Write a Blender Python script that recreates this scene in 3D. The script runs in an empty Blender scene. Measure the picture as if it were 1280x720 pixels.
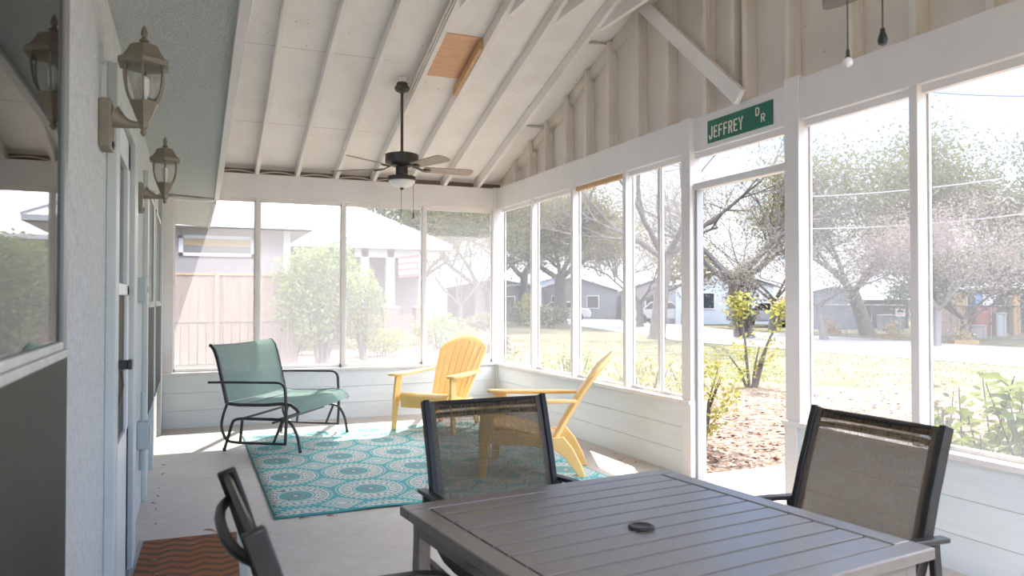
import bpy, bmesh, math, random
from mathutils import Vector, Matrix, Quaternion
random.seed(7)
C = bpy.context.scene.collection
PI = math.pi
def V(*a): return Vector(a)

# ------------------------------------------------------------------ materials
def new_mat(name):
    m = bpy.data.materials.new(name); m.use_nodes = True
    nt = m.node_tree; nt.nodes.clear()
    return m, nt
class X:
    """tiny math expression builder for shader nodes"""
    def __init__(s, nt, sock): s.nt = nt; s.s = sock
    def _m(s, op, *o):
        n = s.nt.nodes.new('ShaderNodeMath'); n.operation = op
        for i, a in enumerate((s,)+o):
            if isinstance(a, X): s.nt.links.new(a.s, n.inputs[i])
            else: n.inputs[i].default_value = a
        return X(s.nt, n.outputs[0])
    def __add__(s, o): return s._m('ADD', o)
    def __sub__(s, o): return s._m('SUBTRACT', o)
    def __mul__(s, o): return s._m('MULTIPLY', o)
    def __truediv__(s, o): return s._m('DIVIDE', o)
    def abs(s): return s._m('ABSOLUTE')
    def sqrt(s): return s._m('SQRT')
    def fract(s): return s._m('FRACT')
    def floor(s): return s._m('FLOOR')
    def sin(s): return s._m('SINE')
    def gt(s, o): return s._m('GREATER_THAN', o)
    def lt(s, o): return s._m('LESS_THAN', o)
    def max(s, o): return s._m('MAXIMUM', o)
    def min(s, o): return s._m('MINIMUM', o)
    def atan2(s, o): return s._m('ARCTAN2', o)
    def band(s, a, b): return s.gt(a)*s.lt(b)
def mixc(nt, fac, a, b):
    n = nt.nodes.new('ShaderNodeMix'); n.data_type = 'RGBA'
    for sock, val in ((n.inputs[0], fac), (n.inputs[6], a), (n.inputs[7], b)):
        if isinstance(val, X): nt.links.new(val.s, sock)
        elif hasattr(val, 'is_output'): nt.links.new(val, sock)
        elif isinstance(val, (int, float)): sock.default_value = val
        else: sock.default_value = (*val, 1)
    return n.outputs[2]
def obj_xyz(nt):
    tc = nt.nodes.new('ShaderNodeTexCoord'); sp = nt.nodes.new('ShaderNodeSeparateXYZ')
    nt.links.new(tc.outputs['Object'], sp.inputs[0])
    return tc, [X(nt, o) for o in sp.outputs]
def noise(nt, scale, detail=3, stretch=None, rough=.5):
    tc = nt.nodes.new('ShaderNodeTexCoord'); n = nt.nodes.new('ShaderNodeTexNoise')
    n.inputs['Scale'].default_value = scale; n.inputs['Detail'].default_value = detail; n.inputs['Roughness'].default_value = rough
    if stretch:
        mp = nt.nodes.new('ShaderNodeMapping'); mp.inputs['Scale'].default_value = stretch
        nt.links.new(tc.outputs['Object'], mp.inputs[0]); nt.links.new(mp.outputs[0], n.inputs['Vector'])
    else: nt.links.new(tc.outputs['Object'], n.inputs['Vector'])
    return X(nt, n.outputs['Fac'])
def ramp(nt, x, a, b):
    n = nt.nodes.new('ShaderNodeMapRange'); nt.links.new(x.s, n.inputs[0])
    n.inputs[1].default_value = a; n.inputs[2].default_value = b
    return X(nt, n.outputs[0])
def finish(m, nt, col, rough=.5, metal=0., bump=None, spec=.5, dist=.01):
    p = nt.nodes.new('ShaderNodeBsdfPrincipled'); o = nt.nodes.new('ShaderNodeOutputMaterial')
    if hasattr(col, 'is_output'): nt.links.new(col, p.inputs['Base Color'])
    else: p.inputs['Base Color'].default_value = (*col, 1)
    p.inputs['Roughness'].default_value = rough; p.inputs['Metallic'].default_value = metal
    p.inputs['Specular IOR Level'].default_value = spec
    if bump is not None:
        b = nt.nodes.new('ShaderNodeBump'); b.inputs['Strength'].default_value = bump[1]; b.inputs['Distance'].default_value = dist
        nt.links.new(bump[0].s, b.inputs['Height']); nt.links.new(b.outputs[0], p.inputs['Normal'])
    nt.links.new(p.outputs[0], o.inputs[0])
    return m
def simple(name, c, rough=.5, metal=0., c2=None, ns=8, stretch=None, bs=None, bstr=.2, lo=.4, hi=.7, spec=.5, detail=3):
    m, nt = new_mat(name)
    col = c
    if c2 is not None: col = mixc(nt, ramp(nt, noise(nt, ns, detail, stretch), lo, hi), c, c2)
    b = None
    if bs: b = (noise(nt, bs, 4), bstr)
    return finish(m, nt, col, rough, metal, b, spec)
def leafy(name, c, c2, ns=3., trans=.4):
    m, nt = new_mat(name)
    col = mixc(nt, ramp(nt, noise(nt, ns, 2), .35, .65), c, c2)
    d = nt.nodes.new('ShaderNodeBsdfDiffuse'); t = nt.nodes.new('ShaderNodeBsdfTranslucent'); x = nt.nodes.new('ShaderNodeMixShader')
    o = nt.nodes.new('ShaderNodeOutputMaterial'); x.inputs[0].default_value = trans
    nt.links.new(col, d.inputs[0]); nt.links.new(col, t.inputs[0])
    nt.links.new(d.outputs[0], x.inputs[1]); nt.links.new(t.outputs[0], x.inputs[2]); nt.links.new(x.outputs[0], o.inputs[0])
    return m
def mesh_cloth(name, c, c2, opening, trans=.3, weave=None, stretch=None, gloss=0.):
    """open woven cloth / insect screen: part holes, part thread"""
    m, nt = new_mat(name)
    th = None
    if c2 is not None: th = ramp(nt, (noise(nt, 1, 2, stretch)+noise(nt, 1, 2, (stretch[2], stretch[1]*.3, stretch[0])))*.5, .38, .62)
    col = c if c2 is None else mixc(nt, th, c, c2)
    d = nt.nodes.new('ShaderNodeBsdfDiffuse'); t = nt.nodes.new('ShaderNodeBsdfTranslucent'); x = nt.nodes.new('ShaderNodeMixShader')
    for n in (d, t):
        if hasattr(col, 'is_output'): nt.links.new(col, n.inputs[0])
        else: n.inputs[0].default_value = (*col, 1)
    x.inputs[0].default_value = trans
    nt.links.new(d.outputs[0], x.inputs[1]); nt.links.new(t.outputs[0], x.inputs[2])
    tr = nt.nodes.new('ShaderNodeBsdfTransparent'); y = nt.nodes.new('ShaderNodeMixShader'); o = nt.nodes.new('ShaderNodeOutputMaterial')
    if weave:
        a, b = weave
        w = th*(a-b)+b
        nt.links.new(w.s, y.inputs[0])
    else: y.inputs[0].default_value = opening
    nt.links.new(x.outputs[0], y.inputs[1]); nt.links.new(tr.outputs[0], y.inputs[2]); nt.links.new(y.outputs[0], o.inputs[0])
    return m
def glass(name, ior=1.5, tint=(1, 1, 1), rough=0.02):
    m, nt = new_mat(name)
    f = nt.nodes.new('ShaderNodeFresnel'); f.inputs[0].default_value = ior
    g = nt.nodes.new('ShaderNodeBsdfGlossy'); g.inputs['Roughness'].default_value = rough
    t = nt.nodes.new('ShaderNodeBsdfTransparent'); t.inputs[0].default_value = (*tint, 1)
    x = nt.nodes.new('ShaderNodeMixShader'); o = nt.nodes.new('ShaderNodeOutputMaterial')
    nt.links.new(f.outputs[0], x.inputs[0]); nt.links.new(t.outputs[0], x.inputs[1]); nt.links.new(g.outputs[0], x.inputs[2]); nt.links.new(x.outputs[0], o.inputs[0])
    return m

M = {}
def concrete():
    m, nt = new_mat('concrete')
    a = ramp(nt, noise(nt, 1.3, 6, None, .65), .3, .7); b = ramp(nt, noise(nt, 14, 5), .35, .75)
    col = mixc(nt, a, (.50, .455, .40), (.40, .36, .315)); col = mixc(nt, b*.35, col, (.58, .55, .51))
    return finish(m, nt, col, .62, 0, (noise(nt, 30, 6), .12), .35)
M['concrete'] = concrete()
def white_boards(name, base, dirt, knot=(.30, .24, .19), stretch=(3, 3, 3)):
    m, nt = new_mat(name)
    a = ramp(nt, noise(nt, 1.2, 5, stretch), .42, .8)
    col = mixc(nt, a*.45, base, dirt)
    tc = nt.nodes.new('ShaderNodeTexCoord'); vo = nt.nodes.new('ShaderNodeTexVoronoi'); vo.inputs['Scale'].default_value = 7.5
    nt.links.new(tc.outputs['Object'], vo.inputs['Vector'])
    k = X(nt, vo.outputs['Distance']).lt(.06)
    col = mixc(nt, k*.55, col, knot)
    if name.startswith('white'):
        _, (x_, y_, z_) = obj_xyz(nt); wob = noise(nt, .8, 2)
        seam = ((y_/1.16+.37).fract()*1.16).lt(.007)*wob.gt(.46)
        col = mixc(nt, seam*.6, col, (.34, .28, .235))
    return finish(m, nt, col, .6, 0, (noise(nt, 25, 3, stretch), .08), .3)
M['deck'] = white_boards('white painted roof deck', (.83, .80, .785), (.66, .60, .555))
M['white'] = simple('white painted lumber', (.81, .78, .755), .5, c2=(.755, .72, .69), ns=2.5, bs=18, bstr=.06, spec=.3)
M['gable'] = white_boards('cream painted sheathing', (.74, .685, .615), (.64, .57, .485))
M['cream'] = simple('cream painted stud', (.76, .71, .645), .5, c2=(.68, .62, .55), ns=3, spec=.3)
M['siding'] = simple('pale painted lap siding', (.73, .775, .79), .45, c2=(.69, .735, .75), ns=3, stretch=(1, 1, 8), bs=22, bstr=.06, spec=.35)
M['stucco'] = simple('pale stucco', (.68, .69, .68), .75, c2=(.54, .555, .545), ns=55, bs=110, bstr=1., spec=.2)
M['soffit'] = simple('grey textured soffit', (.60, .62, .61), .8, c2=(.52, .545, .535), ns=60, bs=90, bstr=1., spec=.2, detail=5)
M['trimblue'] = simple('pale blue white trim paint', (.57, .605, .58), .45, c2=(.53, .565, .54), ns=4, spec=.4)
M['rawwood'] = simple('bare pine', (.62, .40, .22), .6, c2=(.52, .32, .165), ns=3, stretch=(14, 2, 14), spec=.3)
M['ply'] = simple('bare plywood', (.66, .40, .25), .6, c2=(.74, .48, .31), ns=4, stretch=(2, 9, 2), spec=.3)
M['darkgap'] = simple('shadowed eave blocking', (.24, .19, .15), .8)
M['door'] = simple('white door paint', (.76, .79, .795), .35, c2=(.73, .76, .765), ns=3, spec=.4)
M['winframe'] = simple('grey window frame', (.26, .255, .23), .45, c2=(.22, .215, .20), ns=5)
M['railframe'] = simple('weathered window rail', (.60, .585, .54), .5, c2=(.50, .48, .43), ns=9)
M['glasswin'] = glass('window glass', 1.75, (.8, .82, .8))
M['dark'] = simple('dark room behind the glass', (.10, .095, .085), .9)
M['darkscreen'] = simple('charcoal insect screen', (.050, .044, .036), .5, c2=(.036, .031, .026), ns=90, spec=.12)
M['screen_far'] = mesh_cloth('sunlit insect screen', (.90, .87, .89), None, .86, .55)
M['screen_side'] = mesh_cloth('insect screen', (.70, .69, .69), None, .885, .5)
M['bronze'] = simple('dark bronze metal', (.060, .052, .042), .45, .3, c2=(.085, .073, .058), ns=12)
M['taupe'] = simple('taupe painted metal', (.245, .21, .155), .45, .1, c2=(.20, .17, .125), ns=10)
M['frost'] = simple('frosted white glass', (.86, .84, .80), .35)
M['fanblade'] = simple('weathered tan fan blade', (.40, .315, .25), .5, c2=(.30, .235, .185), ns=3, stretch=(3, 18, 3))
M['lampglass'] = glass('lantern glass', 1.45, (.95, .95, .93))
M['bulb'] = simple('white lamp tube', (.80, .78, .72), .4)
M['tablemetal'] = simple('dark brown satin metal', (.165, .143, .122), .30, .25, c2=(.148, .128, .11), ns=40, spec=.7)
M['tabledark'] = simple('dark slot metal', (.03, .027, .025), .6)
M['chairmetal'] = simple('black bronze chair metal', (.020, .018, .016), .42, 0, c2=(.027, .024, .021), ns=20, spec=.32)
M['sling'] = mesh_cloth('brown woven sling', (.060, .043, .027), (.195, .143, .09), .3, .35, weave=(.09, .25), stretch=(14, 40, 420))
M['hem'] = simple('brown sling hem', (.085, .070, .055), .8, c2=(.13, .105, .08), ns=150)
M['teal_sling'] = mesh_cloth('sage green sling', (.235, .335, .30), (.28, .385, .345), .06, .42, stretch=(10, 40, 260))
M['glidermetal'] = simple('dark grey glider tube', (.050, .048, .046), .35, .2, c2=(.07, .066, .062), ns=12)
M['yellow'] = simple('yellow resin', (.86, .565, .215), .42, c2=(.81, .51, .18), ns=3, spec=.45)
M['green_sign'] = simple('green reflective sign', (.008, .155, .095), .4, c2=(.006, .13, .08), ns=4)
M['sign_white'] = simple('off white sign lettering', (.80, .76, .64), .5)
M['black'] = simple('black plastic', (.02, .02, .02), .4)
M['greybox'] = simple('grey green electrical box', (.42, .49, .48), .5)
M['cable'] = simple('cream cable', (.72, .66, .58), .5)
M['deadleaf'] = simple('dry brown leaf', (.25, .14, .075), .7, c2=(.36, .23, .13), ns=20)
def rug_mat():
    m, nt = new_mat('teal medallion rug')
    tc, (x, y, z) = obj_xyz(nt)
    teal = (.045, .34, .35); dteal = (.13, .235, .235); cream = (.60, .555, .51); lteal = (.12, .40, .40)
    cx = (x/.5); cy = (y/.59)
    fx = (cx-(cx+.5).floor())*.5; fy = (cy-(cy+.5).floor())*.59
    r = ((fx/.245)*(fx/.245)+(fy/.285)*(fy/.285)).sqrt()
    ang = (fy/.285).atan2(fx/.245)
    col = teal
    def put(mask, c):
        nonlocal col; col = mixc(nt, mask, col, c)
    pet = (ang*24.).sin(); pet2 = (ang*16.).sin(); pet3 = (ang*36.).sin()
    put(r.band(.92, .985)*pet3.gt(.1), cream)
    put(r.band(.82, .88), cream)
    put(r.band(.52, .80), cream)
    put(r.band(.64, .745)*pet.gt(.35), teal)
    put(r.band(.56, .62)*pet2.gt(.3), dteal)
    put(r.band(.755, .775), dteal)
    put(r.band(.44, .48), cream)
    put(r.lt(.37), dteal)
    put(r.band(.31, .34), lteal)
    put(r.band(.16, .27)*pet2.gt(.2), lteal)
    put(r.lt(.06), cream)
    gx = (fx.abs()-.25).abs(); gy = (fy.abs()-.295).abs()
    dm = gx/.135+gy/.15
    cell = ((gx*190.).sin()*(gy*170.).sin()).gt(.05)
    out = r.gt(1.0)
    put(dm.lt(1.)*out, cream)
    put(dm.lt(.9)*out*cell, teal)
    put(dm.band(.80, .88)*out, lteal)
    put(dm.lt(.2)*out, cream)
    # border
    ex = (x-1.0).abs(); ey = (y-1.02).abs()
    put(ex.gt(1.175).max(ey.gt(1.475)), (.03, .29, .30))
    wv = noise(nt, 420, 2)
    c2 = mixc(nt, ramp(nt, wv, .4, .6)*.35, col, (.25, .30, .29))
    return finish(m, nt, c2, .85, 0, (wv, .15), .2)
M['rug'] = rug_mat()
def doormat_mat():
    m, nt = new_mat('rust chevron coir')
    tc, (x, y, z) = obj_xyz(nt)
    zz = (((x*6.5).fract()-.5).abs())*.10
    w = ((y+zz+(noise(nt, 30, 2)-.5)*.03)*11.).fract()
    n1 = noise(nt, 160, 3)
    msk = ((w-.5).abs()+(n1-.5)*.55).gt(.29)
    col = mixc(nt, msk, (.33, .14, .075), (.14, .095, .065))
    col = mixc(nt, ramp(nt, n1, .3, .8)*.5, col, (.24, .095, .045))
    return finish(m, nt, col, .95, 0, (n1, 1.), .1)
M['doormat'] = doormat_mat()
M['matedge'] = simple('grey rubber mat edge', (.30, .33, .35), .6)
# outside
M['grass'] = simple('dry spring lawn', (.084, .088, .038), .9, c2=(.14, .121, .085), ns=2.6, bs=14, bstr=.9, detail=12, lo=.40, hi=.60, spec=.1)
M['mulch'] = simple('leaf strewn bed', (.125, .088, .066), .95, c2=(.22, .165, .13), ns=9, bs=16, bstr=.9, detail=8, spec=.1)
M['road'] = simple('pale concrete road', (0.312, 0.304, 0.296), .85, c2=(0.281, 0.273, 0.265), ns=1.5, spec=.2)
M['slab'] = simple('pale concrete step', (0.291, 0.283, 0.270), .8, c2=(0.260, 0.250, 0.237), ns=4)
M['metalroof'] = simple('white metal roofing', (0.395, 0.395, 0.395), .45, c2=(0.364, 0.364, 0.364), ns=.7, spec=.5)
M['housewall'] = simple('grey lavender siding', (0.164, 0.143, 0.140), .7, c2=(0.146, 0.127, 0.125), ns=1.5, stretch=(.3, .3, 20))
M['housewhite'] = simple('white exterior trim', (0.406, 0.400, 0.395), .5)
M['brick'] = simple('red brown brick', (0.166, 0.088, 0.068), .85, c2=(0.218, 0.151, 0.125), ns=14, stretch=(1, 1, 3))
M['woodfence'] = simple('weathered cedar fence', (0.208, 0.140, 0.104), .8, c2=(0.151, 0.109, 0.086), ns=2.2, stretch=(9, 9, .7))
M['bark'] = simple('grey brown bark', (0.081, 0.066, 0.056), .9, c2=(0.110, 0.094, 0.081), ns=5, bs=12, bstr=.7)
M['palebark'] = simple('pale grey bark', (0.135, 0.121, 0.113), .9, c2=(0.167, 0.153, 0.145), ns=5)
M['lf_shrub'] = leafy('light green leaves', (0.130, 0.187, 0.052), (0.208, 0.250, 0.099))
M['lf_olive'] = leafy('olive leaves', (.105, .112, .050), (.17, .165, .098))
M['lf_dark'] = leafy('dark green leaves', (0.083, 0.104, 0.052), (0.146, 0.161, 0.088))
M['lf_pale'] = leafy('pale budding leaves', (.22, .195, .155), (.28, .255, .215))
M['lf_tan'] = leafy('tan spring leaves', (.185, .155, .085), (.15, .142, .072))
M['lf_pink'] = leafy('pinkish bare twigs', (.225, .175, .155), (.28, .23, .21))
M['lf_yellow'] = leafy('yellow green leaves', (0.312, 0.270, 0.068), (0.270, 0.281, 0.104))
M['lf_fresh'] = leafy('fresh lime leaves', (0.172, 0.218, 0.044), (0.244, 0.260, 0.073))
M['lf_teal'] = leafy('blue green conifer', (0.047, 0.114, 0.094), (0.073, 0.146, 0.114))
M['flower'] = leafy('peach blossoms', (0.416, 0.322, 0.156), (0.437, 0.374, 0.218))
M['white_bloom'] = leafy('white blossoms', (0.416, 0.395, 0.374), (0.374, 0.354, 0.322))
M['shedwall'] = simple('white blue shed wall', (0.302, 0.328, 0.374), .6)
M['greyhouse'] = simple('grey far house', (0.135, 0.140, 0.151), .8)
M['bluehouse'] = simple('slate blue far house', (0.172, 0.192, 0.229), .8)
M['tealroof'] = simple('pale teal canopy', (0.187, 0.291, 0.286), .6)
M['darkwall'] = simple('dark wall', (0.062, 0.055, 0.049), .85)
M['redbox'] = simple('rust red paint', (0.187, 0.044, 0.029), .7)
M['orangebox'] = simple('ochre boards', (0.260, 0.161, 0.062), .7)
M['bluebox'] = simple('blue sheet', (0.083, 0.166, 0.312), .6)
M['galv'] = simple('galvanised steel', (0.260, 0.260, 0.260), .45, .5)
M['carpaint'] = simple('white car paint', (0.364, 0.364, 0.374), .3)
M['carglass'] = simple('dark car glass', (0.026, 0.031, 0.036), .15)
M['tire'] = simple('tyre rubber', (0.016, 0.016, 0.016), .8)
M['wire'] = simple('pale overhead wire', (0.286, 0.281, 0.281), .5)
M['chainlink'] = mesh_cloth('chain link wire', (0.234, 0.234, 0.234), None, .80, .1)
M['flagred'] = simple('flag red', (.55, .06, .07), .7)
M['flagblue'] = simple('flag blue', (.05, .08, .28), .7)

# ------------------------------------------------------------------ mesh builder
class MB:
    def __init__(s): s.v = []; s.f = []
    def add(s, vs, fs):
        n = len(s.v); s.v += [Vector(p) for p in vs]; s.f += [[i+n for i in f] for f in fs]
        return s
    def box(s, x0, x1, y0, y1, z0, z1):
        return s.add([(x0,y0,z0),(x1,y0,z0),(x1,y1,z0),(x0,y1,z0),(x0,y0,z1),(x1,y0,z1),(x1,y1,z1),(x0,y1,z1)],
                     [(0,3,2,1),(4,5,6,7),(0,1,5,4),(1,2,6,5),(2,3,7,6),(3,0,4,7)])
    def obox(s, a, b, w, h, up=(0,0,1)):
        """a board from a to b, w wide, h deep (along up)"""
        a = Vector(a); b = Vector(b); t = (b-a).normalized(); u = Vector(up); sd = t.cross(u)
        if sd.length < 1e-4: sd = t.cross(Vector((0,1,0)))
        sd.normalize(); u = sd.cross(t).normalized()
        vs = []
        for p in (a, b):
            for (i, j) in ((-1,-1),(1,-1),(1,1),(-1,1)): vs.append(p+sd*(i*w/2)+u*(j*h/2))
        return s.add(vs, [(3,2,1,0),(4,5,6,7),(0,1,5,4),(1,2,6,5),(2,3,7,6),(3,0,4,7)])
    def prism(s, poly, off):
        n = len(poly); off = Vector(off); p = [Vector(q) for q in poly]
        fs = [list(range(n))[::-1], [i+n for i in range(n)]]+[(i, (i+1) % n, (i+1) % n+n, i+n) for i in range(n)]
        return s.add(p+[q+off for q in p], fs)
    def sweep(s, path, sec, scales=None, up=(0,0,1), closed=False):
        P = [Vector(p) for p in path]; n = len(P); k = len(sec)
        def tan(i):
            if closed: return (P[(i+1) % n]-P[i-1]).normalized()
            return (P[min(i+1, n-1)]-P[max(i-1, 0)]).normalized()
        t = tan(0); u = Vector(up)
        if abs(t.dot(u)) > .98: u = Vector((0,1,0)) if abs(t.y) < .9 else Vector((1,0,0))
        u = (u-t*u.dot(t)).normalized(); vs = []; pt = t
        for i in range(n):
            t = tan(i); q = pt.rotation_difference(t); u = q @ u; u = (u-t*u.dot(t)).normalized(); pt = t
            sd = t.cross(u); sc = scales[i] if scales else 1
            for (a, b) in sec: vs.append(P[i]+sd*(a*sc)+u*(b*sc))
        fs = []
        for i in range(n if closed else n-1):
            j = (i+1) % n
            for m in range(k):
                m2 = (m+1) % k; fs.append((i*k+m, i*k+m2, j*k+m2, j*k+m))
        if not closed: fs += [list(range(k))[::-1], [(n-1)*k+m for m in range(k)]]
        return s.add(vs, fs)
    def tube(s, path, r, n=8, closed=False):
        sc = None
        if isinstance(r, (list, tuple)): sc = r; r = 1
        return s.sweep(path, [(r*math.cos(2*PI*i/n), r*math.sin(2*PI*i/n)) for i in range(n)], sc, closed=closed)
    def bar(s, path, w, h, up=(0,0,1)):
        return s.sweep(path, [(-w/2,-h/2),(w/2,-h/2),(w/2,h/2),(-w/2,h/2)], up=up)
    def lathe(s, prof, n=24, c=(0,0,0), rot=0):
        vs = []; fs = []; k = len(prof)
        for (r, z) in prof:
            for i in range(n):
                a = 2*PI*i/n+rot; vs.append((c[0]+r*math.cos(a), c[1]+r*math.sin(a), c[2]+z))
        for j in range(k-1):
            for i in range(n): fs.append((j*n+i, j*n+(i+1) % n, (j+1)*n+(i+1) % n, (j+1)*n+i))
        fs += [list(range(n))[::-1], [(k-1)*n+i for i in range(n)]]
        return s.add(vs, fs)
    def ball(s, c, r, n=12, sz=1.):
        return s.lathe([(max(1e-4, r*math.sin(PI*i/8)), -r*sz*math.cos(PI*i/8)) for i in range(9)], n, c)
    def xf(s, mat):
        s.v = [mat @ p for p in s.v]; return s
    def build(s, name, mat, parent=None, smooth=35, bevel=0, solid=0, loc=None, recenter=False):
        me = bpy.data.meshes.new(name); me.from_pydata([tuple(p) for p in s.v], [], s.f); me.update()
        bm = bmesh.new(); bm.from_mesh(me); bmesh.ops.recalc_face_normals(bm, faces=bm.faces); bm.to_mesh(me); bm.free()
        if smooth:
            me.shade_smooth(); me.set_sharp_from_angle(angle=math.radians(smooth))
        mats = mat if isinstance(mat, (list, tuple)) else [mat]
        for q in mats: me.materials.append(M[q] if isinstance(q, str) else q)
        o = bpy.data.objects.new(name, me); C.objects.link(o)
        if parent is not None: o.parent = parent
        if loc is not None: o.location = loc
        if solid:
            md = o.modifiers.new('solid', 'SOLIDIFY'); md.thickness = solid; md.offset = 0
        if bevel:
            md = o.modifiers.new('bevel', 'BEVEL'); md.width = bevel; md.segments = 2; md.limit_method = 'ANGLE'; md.angle_limit = math.radians(40)
        return o
def leaves(mb, pts, size, tilt=1., seg=False):
    """leaf shaped faces at pts"""
    vs = mb.v; fs = mb.f
    for p in pts:
        a = random.uniform(0, 2*PI); e = random.uniform(-tilt, tilt); sz = size*random.uniform(.65, 1.35)
        d = Vector((math.cos(a)*math.cos(e), math.sin(a)*math.cos(e), math.sin(e)))
        sd = d.cross(Vector((random.uniform(-1,1), random.uniform(-1,1), 1.2))).normalized()
        n = len(vs); w = sz*.30
        if seg:
            up = sd.cross(d)
            vs += [p, p+d*sz*.35+sd*w+up*sz*.06, p+d*sz*.7+sd*w*.8+up*sz*.05, p+d*sz, p+d*sz*.7-sd*w*.8+up*sz*.05, p+d*sz*.35-sd*w+up*sz*.06, p+d*sz*.5]
            fs += [[n, n+1, n+6], [n+1, n+2, n+6], [n+2, n+3, n+6], [n+3, n+4, n+6], [n+4, n+5, n+6], [n+5, n, n+6]]
        else:
            vs += [p, p+d*sz*.5+sd*w, p+d*sz, p+d*sz*.5-sd*w]
            fs.append([n, n+1, n+2, n+3])
def thing(name, label, cat, loc=(0,0,0), rz=0, group=None):
    o = bpy.data.objects.new(name, None); C.objects.link(o); o.empty_display_size = .1
    o.location = loc; o.rotation_euler = (0, 0, rz); o['label'] = label; o['category'] = cat
    if group: o['group'] = group
    return o
def tag(o, label, cat, group=None, kind=None):
    o['label'] = label; o['category'] = cat
    if group: o['group'] = group
    if kind: o['kind'] = kind
    return o
def struct(o, label=None):
    o['kind'] = 'structure'
    if label: o['label'] = label
    return o
def dup(root, loc, rz, label):
    r = root.copy(); C.objects.link(r); r.location = loc; r.rotation_euler = (0, 0, rz); r['label'] = label
    for ch in list(root.children):
        c = ch.copy(); C.objects.link(c); c.parent = r
        for g in ch.children:
            d = g.copy(); C.objects.link(d); d.parent = c
    return r
def arc(c, r, a0, a1, n, plane):
    """points on a circle; plane(u,v) -> point"""
    return [plane(c[0]+r*math.cos(a0+(a1-a0)*i/n), c[1]+r*math.sin(a0+(a1-a0)*i/n)) for i in range(n+1)]
def rounded(pts, r, n=5):
    """polyline with filleted corners"""
    P = [Vector(p) for p in pts]; out = [P[0]]
    for i in range(1, len(P)-1):
        a = (P[i-1]-P[i]); b = (P[i+1]-P[i]); ra = min(r, a.length*.49, b.length*.49)
        p0 = P[i]+a.normalized()*ra; p1 = P[i]+b.normalized()*ra
        for k in range(n+1):
            t = k/n; out.append(p0*(1-t)**2+P[i]*2*t*(1-t)+p1*t*t)
    out.append(P[-1]); return out

# ------------------------------------------------------------------ the porch shell
XL, XR, YF, YN = -.28, 3.40, 8.48, -.22
SILL, BB, BT = .565, 2.40, 2.65
YRIDGE = (YF+YN)/2
def deck_z(y): return 2.765+(YF-y)/3 if y >= YRIDGE else 2.765+(y-YN)/3
RD = .115
def lap_poly(h, n=3, t=.12):
    """profile (depth, z) of lapped boards; depth 0 is the room face"""
    b = h/n; p = []
    for i in range(n): p += [(0, i*b), (.006, (i+1)*b-.006), (.011, (i+1)*b-.003)]
    return p+[(.011, h), (t, h), (t, 0)]
struct(MB().box(-.45, 3.56, -.6, 8.64, -.16, 0).build('floor', 'concrete', smooth=0))
# far knee wall, right knee walls, near knee wall
struct(MB().prism([(-.45, YF+d, z) for d, z in lap_poly(SILL-.03)], (3.97, 0, 0)).build('wall_far', 'siding', smooth=0))
DY0, DY1 = 3.665, 4.63     # doorway in the right wall
mbw = MB()
mbw.prism([(XR+d, DY1+.03, z) for d, z in lap_poly(SILL-.03)], (0, YF-DY1-.03, 0))
mbw.prism([(XR+d, YN, z) for d, z in lap_poly(SILL-.03)], (0, DY0-YN, 0))
struct(mbw.build('wall_right', 'siding', smooth=0))
struct(MB().prism([(-.45, YN-d, z) for d, z in lap_poly(SILL-.03)], (3.97, 0, 0)).build('wall_near', 'siding', smooth=0))
def trimbox(n, *a, mat='white', bevel=.004):
    return struct(MB().box(*a).build('trim_%d' % n, mat, smooth=0, bevel=bevel))
# sills
trimbox(1, -.30, XR-.02, YF-.025, YF+.13, SILL-.03, SILL)
trimbox(2, XR-.025, XR+.13, DY1, YF+.13, SILL-.03, SILL)
trimbox(3, XR-.025, XR+.13, YN, DY0+.02, SILL-.03, SILL)
trimbox(4, -.30, XR, YN-.13, YN+.025, SILL-.03, SILL)
# corner boards on the knee walls
trimbox(5, XR-.022, XR+.02, YF-.035, YF, 0, SILL-.03, mat='siding')
trimbox(6, XR-.016, XR+.125, DY1-.006, DY1+.075, 0, SILL-.003)
trimbox(7, XR-.012, XR+.125, DY0-.09, DY0+.012, 0, SILL-.03)
# beams
trimbox(8, -.30, XR, YF, YF+.09, BB, BT)
trimbox(9, XR, XR+.09, DY1+.03, YF+.09, BB, BT)
trimbox(10, XR, XR+.09, YN-.09, DY0-.12, BB, BT)
trimbox(11, XR+.03, XR+.088, DY0-.10, DY1+.08, BB-.005, BT-.003)
trimbox(12, -.30, XR, YN-.09, YN, BB, BT)
# corner posts and mullions
def post(n, x0, x1, y0, y1, z0=SILL, z1=BB): return trimbox(n, x0, x1, y0, y1, z0, z1)
post(13, XR-.045, XR+.09, YF-.012, YF+.09, SILL, BT+.01)
post(14, XL, -.15, YF, YF+.09)
for i, x in enumerate((.645, 1.555, 2.485)): post(15+i, x, x+.042, YF+.01, YF+.08)
for i, y in enumerate((7.455, 6.51, 5.545, 2.738)): post(18+i, XR, XR+.09, y, y+.05)
post(22, XR+.06, XR+.10, 5.12, 5.16)
post(23, XR-.012, XR+.092, DY1+.0, DY1+.11, 0, BT+.004)
post(24, XR-.012, XR+.08, DY0-.12, DY0, SILL-.03, BT+.02)
for i, y in enumerate((1.75, .75)): post(25+i, XR, XR+.09, y, y+.05)
post(27, XR-.02, XR+.09, YN-.09, YN+.05)
for i, x in enumerate((XL, 1.0, 2.2)): post(28+i, x, x+.06, YN-.09, YN)
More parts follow.
